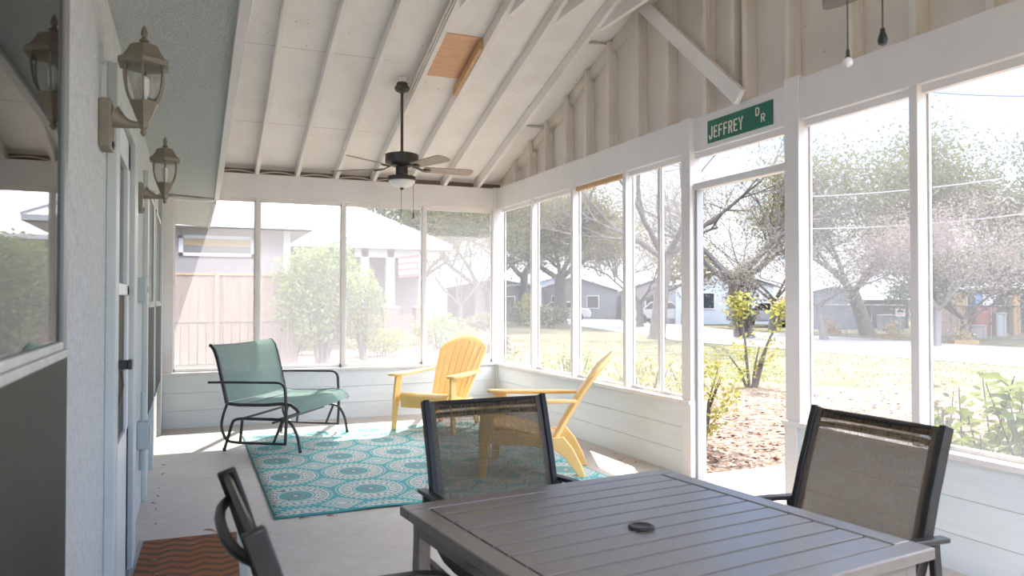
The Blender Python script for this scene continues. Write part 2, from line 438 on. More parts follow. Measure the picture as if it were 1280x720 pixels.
# head stops under the beams, doorway transom bar and stops
segs = [(7.505, 8.40), (6.56, 7.455), (5.595, 6.51), (4.74, 5.545), (2.788, DY0-.12), (1.80, 2.738), (.80, 1.75)]
for i, (a, b) in enumerate(segs):
    trimbox(31+i, XR+.035, XR+.075, a, b, BB-.04, BB, mat='rawwood' if i == 2 else 'white', bevel=0)
for i, (a, b) in enumerate(((-.15, .645), (.687, 1.555), (1.597, 2.485), (2.527, XR-.045))):
    trimbox(38+i, a, b, YF+.03, YF+.07, BB-.03, BB, bevel=0)
trimbox(42, XR+.02, XR+.085, DY0, DY1, 2.115, 2.165)
trimbox(43, XR+.045, XR+.085, DY0, DY1, BB-.05, BB-.005, bevel=0)
trimbox(44, XR+.03, XR+.085, DY1-.03, DY1, 0, 2.115, mat='housewhite', bevel=0)
trimbox(45, XR+.04, XR+.085, DY0, DY0+.012, 0, 2.115, mat='housewhite', bevel=0)
# screens: window_1..4 far wall, window_5.. right wall
wn = [0]
def pane(mb, mat, lab=None):
    wn[0] += 1
    return struct(mb.build('window_%d' % wn[0], mat, smooth=0))
for (a, b) in ((-.15, .645), (.687, 1.555), (1.597, 2.485), (2.527, XR-.045)):
    w = pane(MB().box(a, b, YF+.058, YF+.060, SILL, BB-.03), 'screen_far')
    fr = MB()
    for (x0, x1, z0, z1) in ((a, a+.014, SILL, BB-.03), (b-.014, b, SILL, BB-.03), (a, b, SILL, SILL+.035), (a, b, BB-.045, BB-.03)):
        fr.box(x0, x1, YF+.045, YF+.07, z0, z1)
    fr.build('window_frame', 'white', w, 0)
for (a, b) in ((7.505, 8.40), (6.56, 7.455), (5.595, 6.51), (5.16, 5.545), (4.74, 5.12), (2.788, DY0-.12), (1.80, 2.738), (.80, 1.75), (YN+.05, .75)):
    w = pane(MB().box(XR+.078, XR+.080, a, b, SILL, BB-.04), 'screen_side')
    fr = MB().box(XR+.05, XR+.088, a, b, SILL, SILL+.022)
    fr.box(XR+.07, XR+.088, a, a+.01, SILL, BB-.04); fr.box(XR+.07, XR+.088, b-.01, b, SILL, BB-.04)
    fr.build('window_frame', 'railframe', w, 0)
pane(MB().box(XR+.064, XR+.066, DY0, DY1, 2.165, BB-.05), 'screen_side')
# gable: sheathing, studs, rake board, brace
def gable_poly(x, zoff=0):
    return [(x, YF+.1, BT), (x, YF+.1, deck_z(YF+.1)+zoff), (x, YRIDGE, deck_z(YRIDGE)+zoff), (x, YN-.1, deck_z(YN-.1)+zoff), (x, YN-.1, BT)]
struct(MB().prism(gable_poly(XR+.115), (.02, 0, 0)).build('wall_gable', 'gable', smooth=0))
studs = [8.03, 7.62, 7.21, 6.74, 6.32, 5.90, 5.42, 4.99, 4.52, 4.21, 4.09, 3.69, 3.21, 2.80, 2.39, 1.98, 1.57, 1.16, .75, .34, -.05]
for y in studs:
    s = MB(); t = deck_z(y)-.012
    s.box(XR+.022, XR+.062, y-.042, y, BT, t)
    s.box(XR+.062, XR+.115, y-.042, y, BT, t-.105)
    struct(s.build('stud', 'cream', smooth=0, bevel=.003))
for nm, y0, y1 in (('rake_board', YF+.05, YRIDGE), ('rake_board', YRIDGE, YN-.05)):
    p = [(XR+.064, y0, deck_z(y0)-.10), (XR+.064, y1, deck_z(y1)-.10), (XR+.064, y1, deck_z(y1)-.004), (XR+.064, y0, deck_z(y0)-.004)]
    struct(MB().prism(p, (.05, 0, 0)).build(nm, 'cream', smooth=0))
struct(MB().obox((XR-.02, 4.06, 2.66), (XR-.02, 5.36, 3.81), .04, .11, up=(0, .68, .73)).build('brace', 'white', smooth=0, bevel=.004))
# roof: decks, rafters, collar ties, ridge board, fascia
def slab_deck(name, y0, y1, x0=-.6, x1=3.86, th=.03):
    p = [(x0, y0, deck_z(y0)), (x0, y1, deck_z(y1)), (x0, y1, deck_z(y1)+th), (x0, y0, deck_z(y0)+th)]
    return struct(MB().prism(p, (x1-x0, 0, 0)).build(name, 'deck', smooth=0))
slab_deck('ceiling', YF+.36, YRIDGE); slab_deck('ceiling_near', YRIDGE, YN-.36)
RX = [.238+.4185*k for k in range(8)]
for x in RX:
    for sgn in (1, -1):
        if sgn == 1: ya, yb = YF+.34, YRIDGE+.02
        else: ya, yb = YN-.34, YRIDGE-.02
        p = [(x-.02, ya, deck_z(ya)-RD), (x-.02, yb, deck_z(yb)-RD), (x-.02, yb, deck_z(yb)-.002), (x-.02, ya, deck_z(ya)-.002)]
        struct(MB().prism(p, (.04, 0, 0)).build('rafter', 'white', smooth=0, bevel=.003))
    yc = 5.62; half = yc-YRIDGE
    z0 = deck_z(yc)-RD-.005
    p = [(x+.021, YRIDGE+half, z0), (x+.021, YRIDGE+half-.28, z0+.115), (x+.021, YRIDGE-half+.28, z0+.115), (x+.021, YRIDGE-half, z0)]
    struct(MB().prism(p, (.04, 0, 0)).build('collar_tie', 'white', smooth=0, bevel=.003))
struct(MB().box(-.6, 3.5, YRIDGE-.018, YRIDGE+.018, deck_z(YRIDGE)-.16, deck_z(YRIDGE)-.005).build('ridge_board', 'white', smooth=0))
struct(MB().box(-.6, 3.86, YF+.36, YF+.385, 2.525, 2.69).build('fascia', 'housewhite', smooth=0))
struct(MB().box(-.6, 3.86, YN-.385, YN-.36, 2.525, 2.69).build('fascia', 'housewhite', smooth=0))
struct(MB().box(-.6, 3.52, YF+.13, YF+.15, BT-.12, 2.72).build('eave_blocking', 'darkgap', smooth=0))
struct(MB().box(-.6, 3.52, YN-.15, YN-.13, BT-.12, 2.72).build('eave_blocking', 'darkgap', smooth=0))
# short blocks against the gable
for y in (7.30, 5.93):
    struct(MB().obox((XR+.06, y, deck_z(y)-.02), (RX[7]+.02, y, deck_z(y)-.02), .03, .022).build('roof_block', 'white', smooth=0))
# bare plywood patch and raw strip between rafters
y0, y1 = 6.08, 6.66
p = [(RX[4]+.021, y0, deck_z(y0)-.012), (RX[5]-.021, y0, deck_z(y0)-.012), (RX[5]-.021, y1, deck_z(y1)-.012), (RX[4]+.021, y1, deck_z(y1)-.012)]
tag(MB().prism(p, (0, 0, .010)).build('plywood_patch', 'ply', smooth=0), 'bare orange plywood panel patched between two white rafters', 'plywood panel')
p = [(RX[5]-.055, y0+.0, deck_z(y0)-RD+.01), (RX[5]-.055, y1+.12, deck_z(y1+.12)-RD+.01), (RX[5]-.055, y1+.12, deck_z(y1+.12)-.03), (RX[5]-.055, y0, deck_z(y0)-.03)]
tag(MB().prism(p, (.034, 0, 0)).build('pine_strip', 'rawwood', smooth=0, bevel=.003), 'unpainted pine strip fixed to the rafter beside the plywood patch', 'wood strip')

# ------------------------------------------------------------------ house wall on the left
WX = XL
ops = [(.55, 2.13, .30, 2.22), (3.23, 4.12, 0, 2.06), (5.62, 6.45, .52, 2.05), (6.85, 7.95, .52, 2.05)]
mbw = MB(); y = -.6
for (a, b, z0, z1) in ops:
    mbw.box(WX-.16, WX, y, a, 0, 3.2)
    if z0 > 0: mbw.box(WX-.16, WX, a, b, 0, z0)
    mbw.box(WX-.16, WX, a, b, z1, 3.2); y = b
mbw.box(WX-.16, WX, y, 8.62, 0, 3.2)
struct(mbw.build('wall_left', 'stucco', smooth=0))
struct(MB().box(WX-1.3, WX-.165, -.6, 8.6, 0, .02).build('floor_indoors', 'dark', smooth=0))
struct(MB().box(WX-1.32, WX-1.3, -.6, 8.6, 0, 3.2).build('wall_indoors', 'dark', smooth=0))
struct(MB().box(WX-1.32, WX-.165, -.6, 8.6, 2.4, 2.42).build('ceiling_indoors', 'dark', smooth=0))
def win(a, b, z0, z1, zm, fm, proud=.012):
    wn[0] += 1
    f = MB(); t = .06 if fm == 'winframe' else .035; x0, x1 = WX-.05, WX+proud
    for (p, q, r, s_) in ((a, a+t, z0, z1), (b-t, b, z0, z1), (a, b, z0, z0+t), (a, b, z1-t, z1)): f.box(x0, x1, p, q, r, s_)
    w = struct(f.build('window_%d' % wn[0], fm, smooth=0, bevel=.003))
    r = MB().box(WX-.03, WX+proud+.006, a+t*.3, b-.004, zm-.016, zm+.004); r.box(WX-.03, WX+proud+.001, a+t, b-t, zm+.004, zm+.024)
    r.build('meeting_rail', 'railframe', w, 0, bevel=.004)
    MB().box(WX+proud-.012, WX+proud-.008, a+t, b-t, zm+.02, z1-t).build('glass', 'glasswin', w, 0)
    MB().box(WX+proud-.006, WX+proud+.002, a+t*.3, b-.006, z0+.02, zm-.012).build('insect_screen', 'darkscreen', w, 0)
    MB().box(WX-.15, WX-.14, a, b, z0, z1).build('dark_backing', 'dark', w, 0)  # dark sheet standing in for the unlit room indoors
    return w
win(.55, 2.13, .30, 2.22, 1.18, 'winframe', .006)
win(5.62, 6.45, .52, 2.05, 1.27, 'trimblue', .03)
win(6.85, 7.95, .52, 2.05, 1.27, 'trimblue', .03)
# door casing and door
trimbox(50, WX, WX+.035, 3.10, 3.23, 0, 2.17, mat='trimblue')
trimbox(51, WX, WX+.035, 4.12, 4.34, 0, 2.17, mat='trimblue')
trimbox(52, WX, WX+.035, 3.23, 4.12, 2.06, 2.17, mat='trimblue')
trimbox(53, WX, WX+.03, 5.48, 5.60, 0, 2.15, mat='trimblue')
trimbox(54, WX, WX+.03, 6.48, 6.60, 0, 2.15, mat='trimblue')
trimbox(55, WX, WX+.035, 8.05, YF, 0, 2.34, mat='housewhite')
d = MB(); x0, x1 = WX-.03, WX+.012
da, db = 3.245, 4.105
for (p, q, r, s_) in ((da, da+.10, .02, 2.05), (db-.10, db, .02, 2.05), (da, db, 1.92, 2.05), (da, db, 1.325, 1.375), (da, db, .02, .70)): d.box(x0, x1, p, q, r, s_)
door = struct(d.build('door_1', 'door', smooth=0, bevel=.004), 'white storm door with glass above a dark screen panel')
MB().box(WX-.012, WX-.008, da+.1, db-.1, 1.375, 1.92).build('glass', 'glasswin', door, 0)
MB().box(WX-.008, WX-.002, da+.1, db-.1, .70, 1.325).build('insect_screen', 'darkscreen', door, 0)
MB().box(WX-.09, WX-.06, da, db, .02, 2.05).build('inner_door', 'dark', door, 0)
h = MB().box(WX+.012, WX+.022, da+.03, da+.07, 1.0, 1.10); h.box(WX+.022, WX+.075, da+.035, da+.065, 1.035, 1.07); h.box(WX+.06, WX+.078, da+.03, da+.115, 1.035, 1.07)
h.build('door_handle', 'black', door, 0, bevel=.004)
MB().tube([(WX+.04, da+.05, 1.03), (WX+.045, da+.055, .97), (WX+.03, da+.05, .90), (WX+.02, da+.04, .87)], .005, 6).build('door_chain', 'bronze', door)
# electrical boxes on the wall
e = thing('outlet_box', 'grey green outlet box with conduit low on the house wall beyond the door', 'outlet box', (WX, 5.02, .50))
MB().box(0, .065, -.05, .05, -.075, .085).build('box', 'greybox', e, 0, bevel=.006)
MB().box(.065, .075, -.035, .035, -.05, .06).build('cover', 'railframe', e, 0, bevel=.004)
MB().tube([(.03, 0, .085), (.03, 0, .26)], .013, 10).build('conduit', 'greybox', e)
MB().tube([(.03, 0, -.075), (.03, 0, -.2)], .02, 10).build('conduit', 'greybox', e)
e = thing('switch_box', 'small grey green switch box at shoulder height beside the door casing', 'switch box', (WX, 4.78, 1.36))
MB().box(0, .055, -.045, .045, -.07, .07).build('box', 'greybox', e, 0, bevel=.005)
MB().box(.055, .07, -.008, .008, -.012, .02).build('toggle', 'railframe', e, 0)
# soffit of the house along the wall, with its edge board
def soffit_x(y): return .235-.075*(8.45-y)/5.5
sf = MB(); ya, yb = -.5, 8.45
sf.add([(WX-.16, ya, 2.40), (soffit_x(ya), ya, 2.355), (soffit_x(yb), yb, 2.355), (WX-.16, yb, 2.40), (WX-.16, ya, 2.43), (soffit_x(ya), ya, 2.385), (soffit_x(yb), yb, 2.385), (WX-.16, yb, 2.43)],
       [(0, 1, 2, 3), (4, 5, 6, 7), (0, 1, 5, 4), (1, 2, 6, 5), (2, 3, 7, 6), (3, 0, 4, 7)])
struct(sf.build('ceiling_soffit', 'soffit', smooth=0))
struct(MB().prism([(soffit_x(-.5)-.005, -.5, 2.335), (soffit_x(-.5)+.04, -.5, 2.335), (soffit_x(8.44)+.04, 8.44, 2.335), (soffit_x(8.44)-.005, 8.44, 2.335)], (0, 0, .33)).build('soffit_edge_board', 'white', smooth=0, bevel=.003))
trimbox(56, WX, .235, 8.40, 8.47, 2.325, 2.352)
struct(MB().prism([(WX-.16, 8.5, 2.40), (.235, 8.5, 2.355), (.235, 8.5, 2.385), (WX-.16, 8.5, 2.43)], (0, 3.2, 0)).build('ceiling_soffit_outside', 'housewhite', smooth=0))
struct(MB().box(WX-.3, WX, 8.62, 11.7, -.2, 2.6).build('wall_left_outside', 'stucco', smooth=0))
struct(MB().box(.228, .26, 8.66, 11.7, 2.335, 2.5).build('soffit_edge_board_outside', 'housewhite', smooth=0))
# cables
pts = []
for k in range(41):
    x = .30+k*.0475; ph = (x-.3)/.4185
    pts.append((x, YF+.05, BT+.008+.030*abs(math.sin(ph*PI+.4))))
tag(MB().tube(pts, .007, 6).build('electrical_cable', 'cable'), 'cream cable draped along the top of the far beam', 'cable')
pts = [(RX[4]-.03, y, deck_z(y)-RD+.015+.006*math.sin(y*9)) for y in [4.4+.1*k for k in range(25)]]
tag(MB().tube(pts, .007, 6).build('electrical_cable', 'cable'), 'cream cable running down the rafter to the far ceiling fan', 'cable')
tag(MB().tube([(p[0]-.022, p[1], p[2]+.012) for p in pts], .007, 6).build('electrical_cable', 'cable'), 'second cream cable beside the one on the fan rafter', 'cable')

# ------------------------------------------------------------------ dining table and chairs
def dining_table(x, y, rz):
    t = thing('patio_table', 'square dark metal patio table with slatted top and umbrella hole', 'table', (x, y, 0), rz)
    S, H, b = .965, .72, .062; h = S/2
    f = MB()
    for (x0, x1, y0, y1) in ((-h, h, h-b, h), (-h, h, -h, -h+b), (-h, -h+b, -h+b, h-b), (h-b, h, -h+b, h-b)): f.box(x0, x1, y0, y1, H-.028, H)
    f.build('frame', 'tablemetal', t, 0, bevel=.004)
    n = 11; step = (S-2*b)/n
    for i in range(n):
        y0 = -h+b+i*step+.0045
        MB().box(-h+b+.005, h-b-.005, y0, y0+step-.009, H-.022, H-.001).build('slat', 'tablemetal', t, 0, bevel=.001)
    MB().box(-h+b-.004, h-b+.004, -h+b-.004, h-b+.004, H-.027, H-.0225).build('under_panel', 'tabledark', t, 0)  # slot shade put in as a thin dark sheet under the slats
    for s in (-.3, .3): MB().box(s-.02, s+.02, -h+b, h-b, H-.045, H-.0275).build('cross_rail', 'tabledark', t, 0)
    a = MB()
    for (x0, x1, y0, y1) in ((-h+.03, h-.03, h-.055, h-.03), (-h+.03, h-.03, -h+.03, -h+.055), (-h+.03, -h+.055, -h+.055, h-.055), (h-.055, h-.03, -h+.055, h-.055)): a.box(x0, x1, y0, y1, H-.075, H-.028)
    a.build('apron', 'tablemetal', t, 0)
    MB().lathe([(.024, 0), (.034, .002), (.034, .006), (.027, .008), (.024, .006)], 28, (-.02, -.02, H-.001)).build('umbrella_hole_ring', 'chairmetal', t)
    MB().lathe([(.0235, 0), (.0235, .004)], 24, (-.02, -.02, H-.001)).build('umbrella_hole_plug', 'galv', t)
    for sx in (-1, 1):
        for sy in (-1, 1):
            c = V(sx*(h-.05), sy*(h-.05), 0)
            MB().bar([c+V(sx*.015, sy*.015, 0), c+V(0, 0, H-.028)], .04, .04, up=(0, 1, 0)).build('leg', 'tablemetal', t, 0, bevel=.005)
    return t
TBL = dining_table(1.085, 1.69, math.radians(6.4))
PROF = [(-.335, .925), (-.312, .86), (-.290, .79), (-.268, .726), (-.250, .66), (-.232, .596), (-.212, .53), (-.185, .465), (-.15, .43), (-.10, .415), (0, .41), (.12, .418), (.20, .425), (.245, .418), (.27, .395)]
def dining_chair(x, y, rz, label):
    t = thing('dining_chair', label, 'chair', (x, y, 0), rz, 'sling chairs around the patio table')
    for s in (-1, 1):
        MB().bar([(s*.245, p[0], p[1]) for p in PROF], .024, .040, up=(0, -.2, 1)).build('side_rail', 'chairmetal', t, 40, bevel=.004)
    # sling: back and seat
    def cloth(pr, x0, x1, off, sag=.018):
        m = MB(); n = 10; vs = []; fs = []
        for (py, pz) in pr:
            for i in range(n+1):
                a = i/n; q = 1-(2*a-1)**2
                vs.append((x0+(x1-x0)*a, py-off-sag*q*(.6 if pz > .5 else 0), pz+off*.3-(sag*q if pz <= .5 else 0)))
        for j in range(len(pr)-1):
            for i in range(n): fs.append((j*(n+1)+i, j*(n+1)+i+1, (j+1)*(n+1)+i+1, (j+1)*(n+1)+i))
        return m.add(vs, fs)
    bk = cloth(PROF[:8], -.235, .235, -.010).build('backrest', 'sling', t, 60)
    cloth([(-.340, .921), (-.328, .895)], -.235, .235, -.014).build('top_hem', 'hem', bk, 60)
    for s in (-1, 1):
        cloth(PROF[:8], s*.235, s*.212, -.013, .0).build('side_hem', 'hem', bk, 60)
    cloth(PROF[7:], -.235, .235, -.004).build('seat', 'sling', t, 60)
    MB().tube([(-.245, -.333, .912), (.245, -.333, .912)], .009, 8).build('top_rail', 'chairmetal', t)
    bow = [(-.245, -.318, .868)]+[(.245*k, -.318-.044*(1-abs(k)**3.0), .866) for k in [-.92, -.8, -.6, -.3, 0, .3, .6, .8, .92]]+[(.245, -.318, .868)]
    MB().tube(bow, .0105, 10).build('back_bow', 'chairmetal', t)
    MB().tube([(-.245, .18, .405), (.245, .18, .405)], .011, 8).build('seat_crossbar', 'chairmetal', t)
    MB().tube([(-.245, -.17, .44), (.245, -.17, .44)], .011, 8).build('seat_crossbar', 'chairmetal', t)
    for s in (-1, 1):
        arm = rounded([(s*.272, -.285, .605), (s*.278, -.10, .615), (s*.278, .14, .612), (s*.282, .215, .595), (s*.282, .225, .52)], .05)
        MB().bar(arm, .036, .016, up=(0, 0, 1)).build('arm', 'chairmetal', t, 40, bevel=.004)
        MB().bar([(s*.282, .225, .525), (s*.282, .235, .25), (s*.285, .25, 0)], .022, .03, up=(0, 1, 0)).build('leg', 'chairmetal', t, 40, bevel=.004)
        MB().bar([(s*.272, -.235, .60), (s*.275, -.25, .40), (s*.278, -.28, .2), (s*.28, -.31, 0)], .022, .03, up=(0, 1, 0)).build('leg', 'chairmetal', t, 40, bevel=.004)
        MB().bar([(s*.280, -.25, .375), (s*.280, .232, .375)], .018, .022).build('side_stretcher', 'chairmetal', t, 0)
        MB().box(min(s*.255, s*.275), max(s*.255, s*.275), -.245, -.215, .585, .61).build('arm_bracket', 'chairmetal', t, 0)
    return t
dining_chair(1.075, 2.434, math.radians(182.5), 'brown sling dining chair at the far side of the table, facing the viewer')
dining_chair(1.74, 1.82, math.radians(91.9), 'brown sling dining chair at the right end of the table by the low wall')
dining_chair(.422, 1.573, math.radians(-87.6), 'brown sling dining chair seen edge-on from behind in the left foreground')

# ------------------------------------------------------------------ glider bench
def glider(x, y, rz):
    t = thing('glider_bench', 'sage green sling glider bench with dark metal frame', 'bench', (x, y, 0), rz)
    W = .535
    YZ = lambda s, pts: [(s, p[0], p[1]) for p in pts]
    back = [(-.475, .905), (-.485, .915), (-.465, .91), (-.435, .87), (-.41, .80), (-.365, .62), (-.33, .47), (-.318, .415)]
    seat = [(-.318, .415), (-.20, .405), (.05, .41), (.20, .425), (.275, .415), (.33, .375), (.35, .345)]
    for s in (-W, W):
        MB().bar(YZ(s, back[1:]), .024, .028, up=(0, 1, 0)).build('back_rail', 'glidermetal', t, 40, bevel=.004)
        MB().bar(YZ(s, seat), .024, .028, up=(0, 0, 1)).build('seat_rail', 'glidermetal', t, 40, bevel=.004)
        k = s*1.045
        armp = rounded(YZ(k, [(-.48, .595), (-.30, .600), (.23, .605), (.245, .30), (.235, .075)]), .075, 7)
        MB().bar(armp, .026, .020, up=(0, 0, 1)).build('arm', 'glidermetal', t, 40, bevel=.004)
        loop = rounded(YZ(k, [(-.30, .42), (-.335, .33), (-.36, .22), (-.31, .095), (-.20, .085), (.235, .085)]), .07, 6)
        MB().tube(loop, .012, 8).build('swing_loop', 'glidermetal', t)
        b = s*.965
        MB().tube(rounded(YZ(b, [(.35, .012), (.325, .16), (.26, .27), (.16, .285), (-.20, .285), (-.27, .27), (-.35, .012)]), .07, 6), .013, 8).build('base_leg_frame', 'glidermetal', t)
        for (fy) in (.35, -.35): MB().lathe([(.014, 0), (.015, .006), (.0145, .03)], 10, (b, fy, 0)).build('foot_cap', 'black', t)
        for (a, c2) in ((-.17, -.19), (.20, .12)):
            MB().bar([((b+k)/2, a, .285), ((b+k)/2, c2, .09)], .012, .02, up=(0, 1, 0)).build('hanger', 'glidermetal', t, 0)
    for (yy, zz) in ((-.18, .285), (.15, .285), (-.19, .40), (.22, .405), (.10, .255)):
        MB().tube([(-W*.965, yy, zz), (W*.965, yy, zz)], .011, 8).build('crossbar', 'glidermetal', t)
    def cloth(pr, off):
        m = MB(); n = 14; vs = []; fs = []
        for j, (py, pz) in enumerate(pr):
            for i in range(n+1):
                a = i/n; q = 1-(2*a-1)**2
                vs.append((-W+2*W*a, py+off-.012*q, pz+off*.6-.012*q))
        for j in range(len(pr)-1):
            for i in range(n): fs.append((j*(n+1)+i, j*(n+1)+i+1, (j+1)*(n+1)+i+1, (j+1)*(n+1)+i))
        return m.add(vs, fs)
    cloth(back[:-1]+[(-.32, .425)], .008).build('backrest', 'teal_sling', t, 60)
    cloth([(-.318, .418), (-.26, .412)]+seat[1:], .012).build('seat', 'teal_sling', t, 60)
    return t
glider(.862, 7.286, math.radians(-123))

# ------------------------------------------------------------------ adirondack chairs
def adirondack(x, y, rz, label):
    t = thing('adirondack_chair', label, 'chair', (x, y, 0), rz, 'yellow resin garden chairs')
    # back: slotted fan with arched top
    cols = []; ns = 7; sw = 1.0; gap = .12
    tot = ns*sw+(ns-1)*gap; a = 0
    for i in range(ns): cols.append(a); a += sw; cols.append(a); a += gap
    cols = [2*c/tot-1 for c in cols]
    fine = []
    for i in range(len(cols)-1):
        fine.append(cols[i])
        if i % 2 == 0: fine.append((cols[i]+cols[i+1])/2)
    fine.append(cols[-1])
    slot = [False]*(len(fine)-1); q = 0
    for i in range(len(cols)-1):
        if i % 2 == 0: q += 2
        else: slot[q] = True; q += 1
    R = [0, .05, .30, .55, .80, 1.0]
    def bp(f, r):
        L = .80-.15*abs(f)**2.2
        if r <= 1: s = r*(L-.075)
        else: s = L-.075*(2-r)
        k = min(s/.62, 1.); w = .20+.085*k-(max(0, s-.60)*.12)
        z0, y0 = .245, -.20
        lean = math.radians(27+6*(s/.8))
        return (f*w, y0-s*math.sin(lean)+.035*f*f, z0+s*math.cos(lean))
    rows = R+[1.5, 2.0]
    m = MB(); n = len(fine); vs = [bp(f, r) for r in rows for f in fine]; fs = []
    for j in range(len(rows)-1):
        for i in range(n-1):
            if slot[i] and 1 <= j < len(R)-1: continue
            fs.append((j*n+i, j*n+i+1, (j+1)*n+i+1, (j+1)*n+i))
    m.add(vs, fs).build('backrest', 'yellow', t, 50, solid=.024, bevel=.004)
    # seat
    prof = [(.335, .30), (.335, .345), (.315, .368), (.27, .375), (.15, .355), (.0, .320), (-.12, .285), (-.22, .25)]
    fr = [-1]; ns = 6; tot = ns*1+(ns-1)*.1; a = 0; cc = []
    for i in range(ns): cc.append(a); a += 1; cc.append(a); a += .1
    cc = [2*c/tot-1 for c in cc]
    m = MB(); n = len(cc); vs = [(f*(.265-.06*(.335-p[0])/.55), p[0], p[1]) for p in prof for f in cc]; fs = []
    for j in range(len(prof)-1):
        for i in range(n-1):
            if i % 2 == 1 and 3 <= j <= 5: continue
            fs.append((j*n+i, j*n+i+1, (j+1)*n+i+1, (j+1)*n+i))
    m.add(vs, fs).build('seat', 'yellow', t, 50, solid=.022, bevel=.004)
    for s in (-1, 1):
        # arm: paddle shape with turned down edge
        out = [(.27, .345), (.30, .385), (.345, .395), (.385, .375), (.395, .30), (.385, .05), (.355, -.20), (.31, -.36), (.275, -.36), (.268, -.20), (.262, .05), (.262, .25)]
        MB().prism([(s*px, py, .545+(.012 if py < 0 else .004)) for px, py in out], (0, 0, .024)).build('arm', 'yellow', t, 40, bevel=.008)
        # front leg: broad tapering board, flaring outwards at the foot
        ft = [(.335, .55), (.235, .55), (.250, .35), (.275, .18), (.29, .0), (.345, .0), (.345, .16), (.352, .34)]
        m = MB(); m.prism([(s*.30, py, pz) for py, pz in ft], (s*.028, 0, 0))
        for i, p in enumerate(m.v): m.v[i] = V(p.x+s*.028*(1-p.z/.55), p.y+.012*(1-p.z/.55), p.z)
        m.build('leg', 'yellow', t, 40, bevel=.007)
        # side apron sweeping down into the rear leg
        bk = [(.28, .345), (.20, .355), (.0, .31), (-.18, .265), (-.255, .20), (-.31, .11), (-.375, 0), (-.43, 0), (-.425, .06), (-.37, .20), (-.30, .32), (-.25, .33), (.0, .20), (.20, .22), (.28, .255)]
        bk = [(.29, .345), (.15, .345), (.0, .315), (-.16, .29), (-.26, .30), (-.33, .215), (-.395, .09), (-.425, .0), (-.375, .0), (-.335, .06), (-.265, .15), (-.17, .215), (.0, .235), (.16, .235), (.29, .25)]
        m = MB(); m.prism([(s*.262, py, pz) for py, pz in bk], (s*.026, 0, 0))
        for i, p in enumerate(m.v):
            if p.y < .1: m.v[i] = V(p.x-s*.05*min(1, (.1-p.y)/.35), p.y, p.z)
        m.build('leg', 'yellow', t, 40, bevel=.006)
    MB().box(-.262, .262, .30, .325, .235, .345).build('front_apron', 'yellow', t, 0, bevel=.006)
    return t
adirondack(2.368, 7.47, math.radians(132), 'yellow resin chair with arched slatted back in the far corner of the porch')
adirondack(2.43, 5.345, math.radians(60), 'yellow resin chair seen from the side, beyond the dining chair by the right wall')

# ------------------------------------------------------------------ rug, doormat, leaves
r = MB(); nx, ny = 30, 36; x0, x1, y0, y1 = .472, 2.845, 4.72, 7.70
vs = []; fs = []
for j in range(ny+1):
    for i in range(nx+1):
        x = x0+(x1-x0)*i/nx; y = y0+(y1-y0)*j/ny
        z = .006
        if j == 0: z += .010*max(0, math.sin((x-.9)*7))*(1 if .9 < x < 1.35 else 0)
        vs.append((x-.657, y-5.21, z))
for j in range(ny):
    for i in range(nx): fs.append((j*(nx+1)+i, j*(nx+1)+i+1, (j+1)*(nx+1)+i+1, (j+1)*(nx+1)+i))
rg = r.add(vs, fs).build('area_rug', 'rug', None, 60, solid=.007, loc=(.657, 5.21, 0))
tag(rg, 'teal and cream medallion rug under the yellow chairs and glider', 'rug')
dm = thing('doormat', 'rust brown chevron coir doormat in front of the house door', 'doormat', (.0, 4.05, 0), math.radians(-2))
MB().box(-.235, .235, -.52, .49, 0, .012).build('coir_pile', 'doormat', dm, 0, bevel=.003)
MB().box(-.26, .27, -.54, .51, 0, .006).build('rubber_base', 'matedge', dm, 0, bevel=.002)
def leaf_mesh(L=.05):
    m = MB(); vs = []; fs = []
    prof = [(0, .004), (.25, .28), (.5, .36), (.75, .25), (1, .01)]
    for (t_, w) in prof:
        c = .10*math.sin(t_*3)
        vs += [(-w*L*.5, (t_-.5)*L, .004+c*L*1.4), (0, (t_-.5)*L, .003+c*L*.6), (w*L*.5, (t_-.5)*L, .004+c*L*1.6)]
    for j in range(4):
        for i in range(2): fs.append((j*3+i, j*3+i+1, (j+1)*3+i+1, (j+1)*3+i))
    m.add(vs, fs); m.tube([(0, -.5*L, .003), (.05*L, -.85*L, .006)], L*.02, 5)
    return m.build('dry_leaf', 'deadleaf', None, 60, solid=.0008)
lf = None
LEAF_G = [
 ('small dry leaf on the bare concrete along the house wall', 'dry leaves along the house wall', [(-.176, 6.61), (-.172, 6.28), (-.188, 5.815), (-.185, 5.58), (-.205, 5.397), (-.183, 5.243), (-.17, 4.894)], .035, 0),
 ('dry brown leaf on the rust chevron doormat', 'dry leaves on the doormat', [(-.09, 4.30), (.02, 4.36), (-.14, 3.95), (-.05, 3.72), (-.16, 4.16)], .05, .013),
 ('dry brown leaf on concrete beside the near edge of the rug', 'dry leaves by the rug edge', [(.395, 4.455), (.63, 4.68), (.79, 4.66), (1.69, 4.62)], .05, 0),
 ('dry brown leaf lying on the teal rug', 'dry leaves on the rug', [(.60, 5.09), (.585, 5.33), (1.42, 4.98), (2.62, 4.98), (.98, 6.72)], .05, .012),
 ('dry brown leaf on concrete beside the right wall', 'dry leaves by the right wall', [(3.30, 5.42), (3.24, 5.36), (3.33, 5.60), (3.31, 5.25), (3.18, 5.22)], .04, 0)]
for lab, grp, pos, L, z in LEAF_G:
    lf = leaf_mesh(L); me = lf.data
    for i, (x, y) in enumerate(pos):
        o = lf if i == 0 else lf.copy()
        if i: C.objects.link(o)
        o.location = (x, y, z); o.rotation_euler = (random.uniform(-.15, .15), random.uniform(-.15, .15), random.uniform(0, 6.3))
        tag(o, lab, 'leaf', grp)
o = leaf_mesh(.075); o.location = (.115, 4.575, .012); o.rotation_euler = (.2, 0, 1.3)
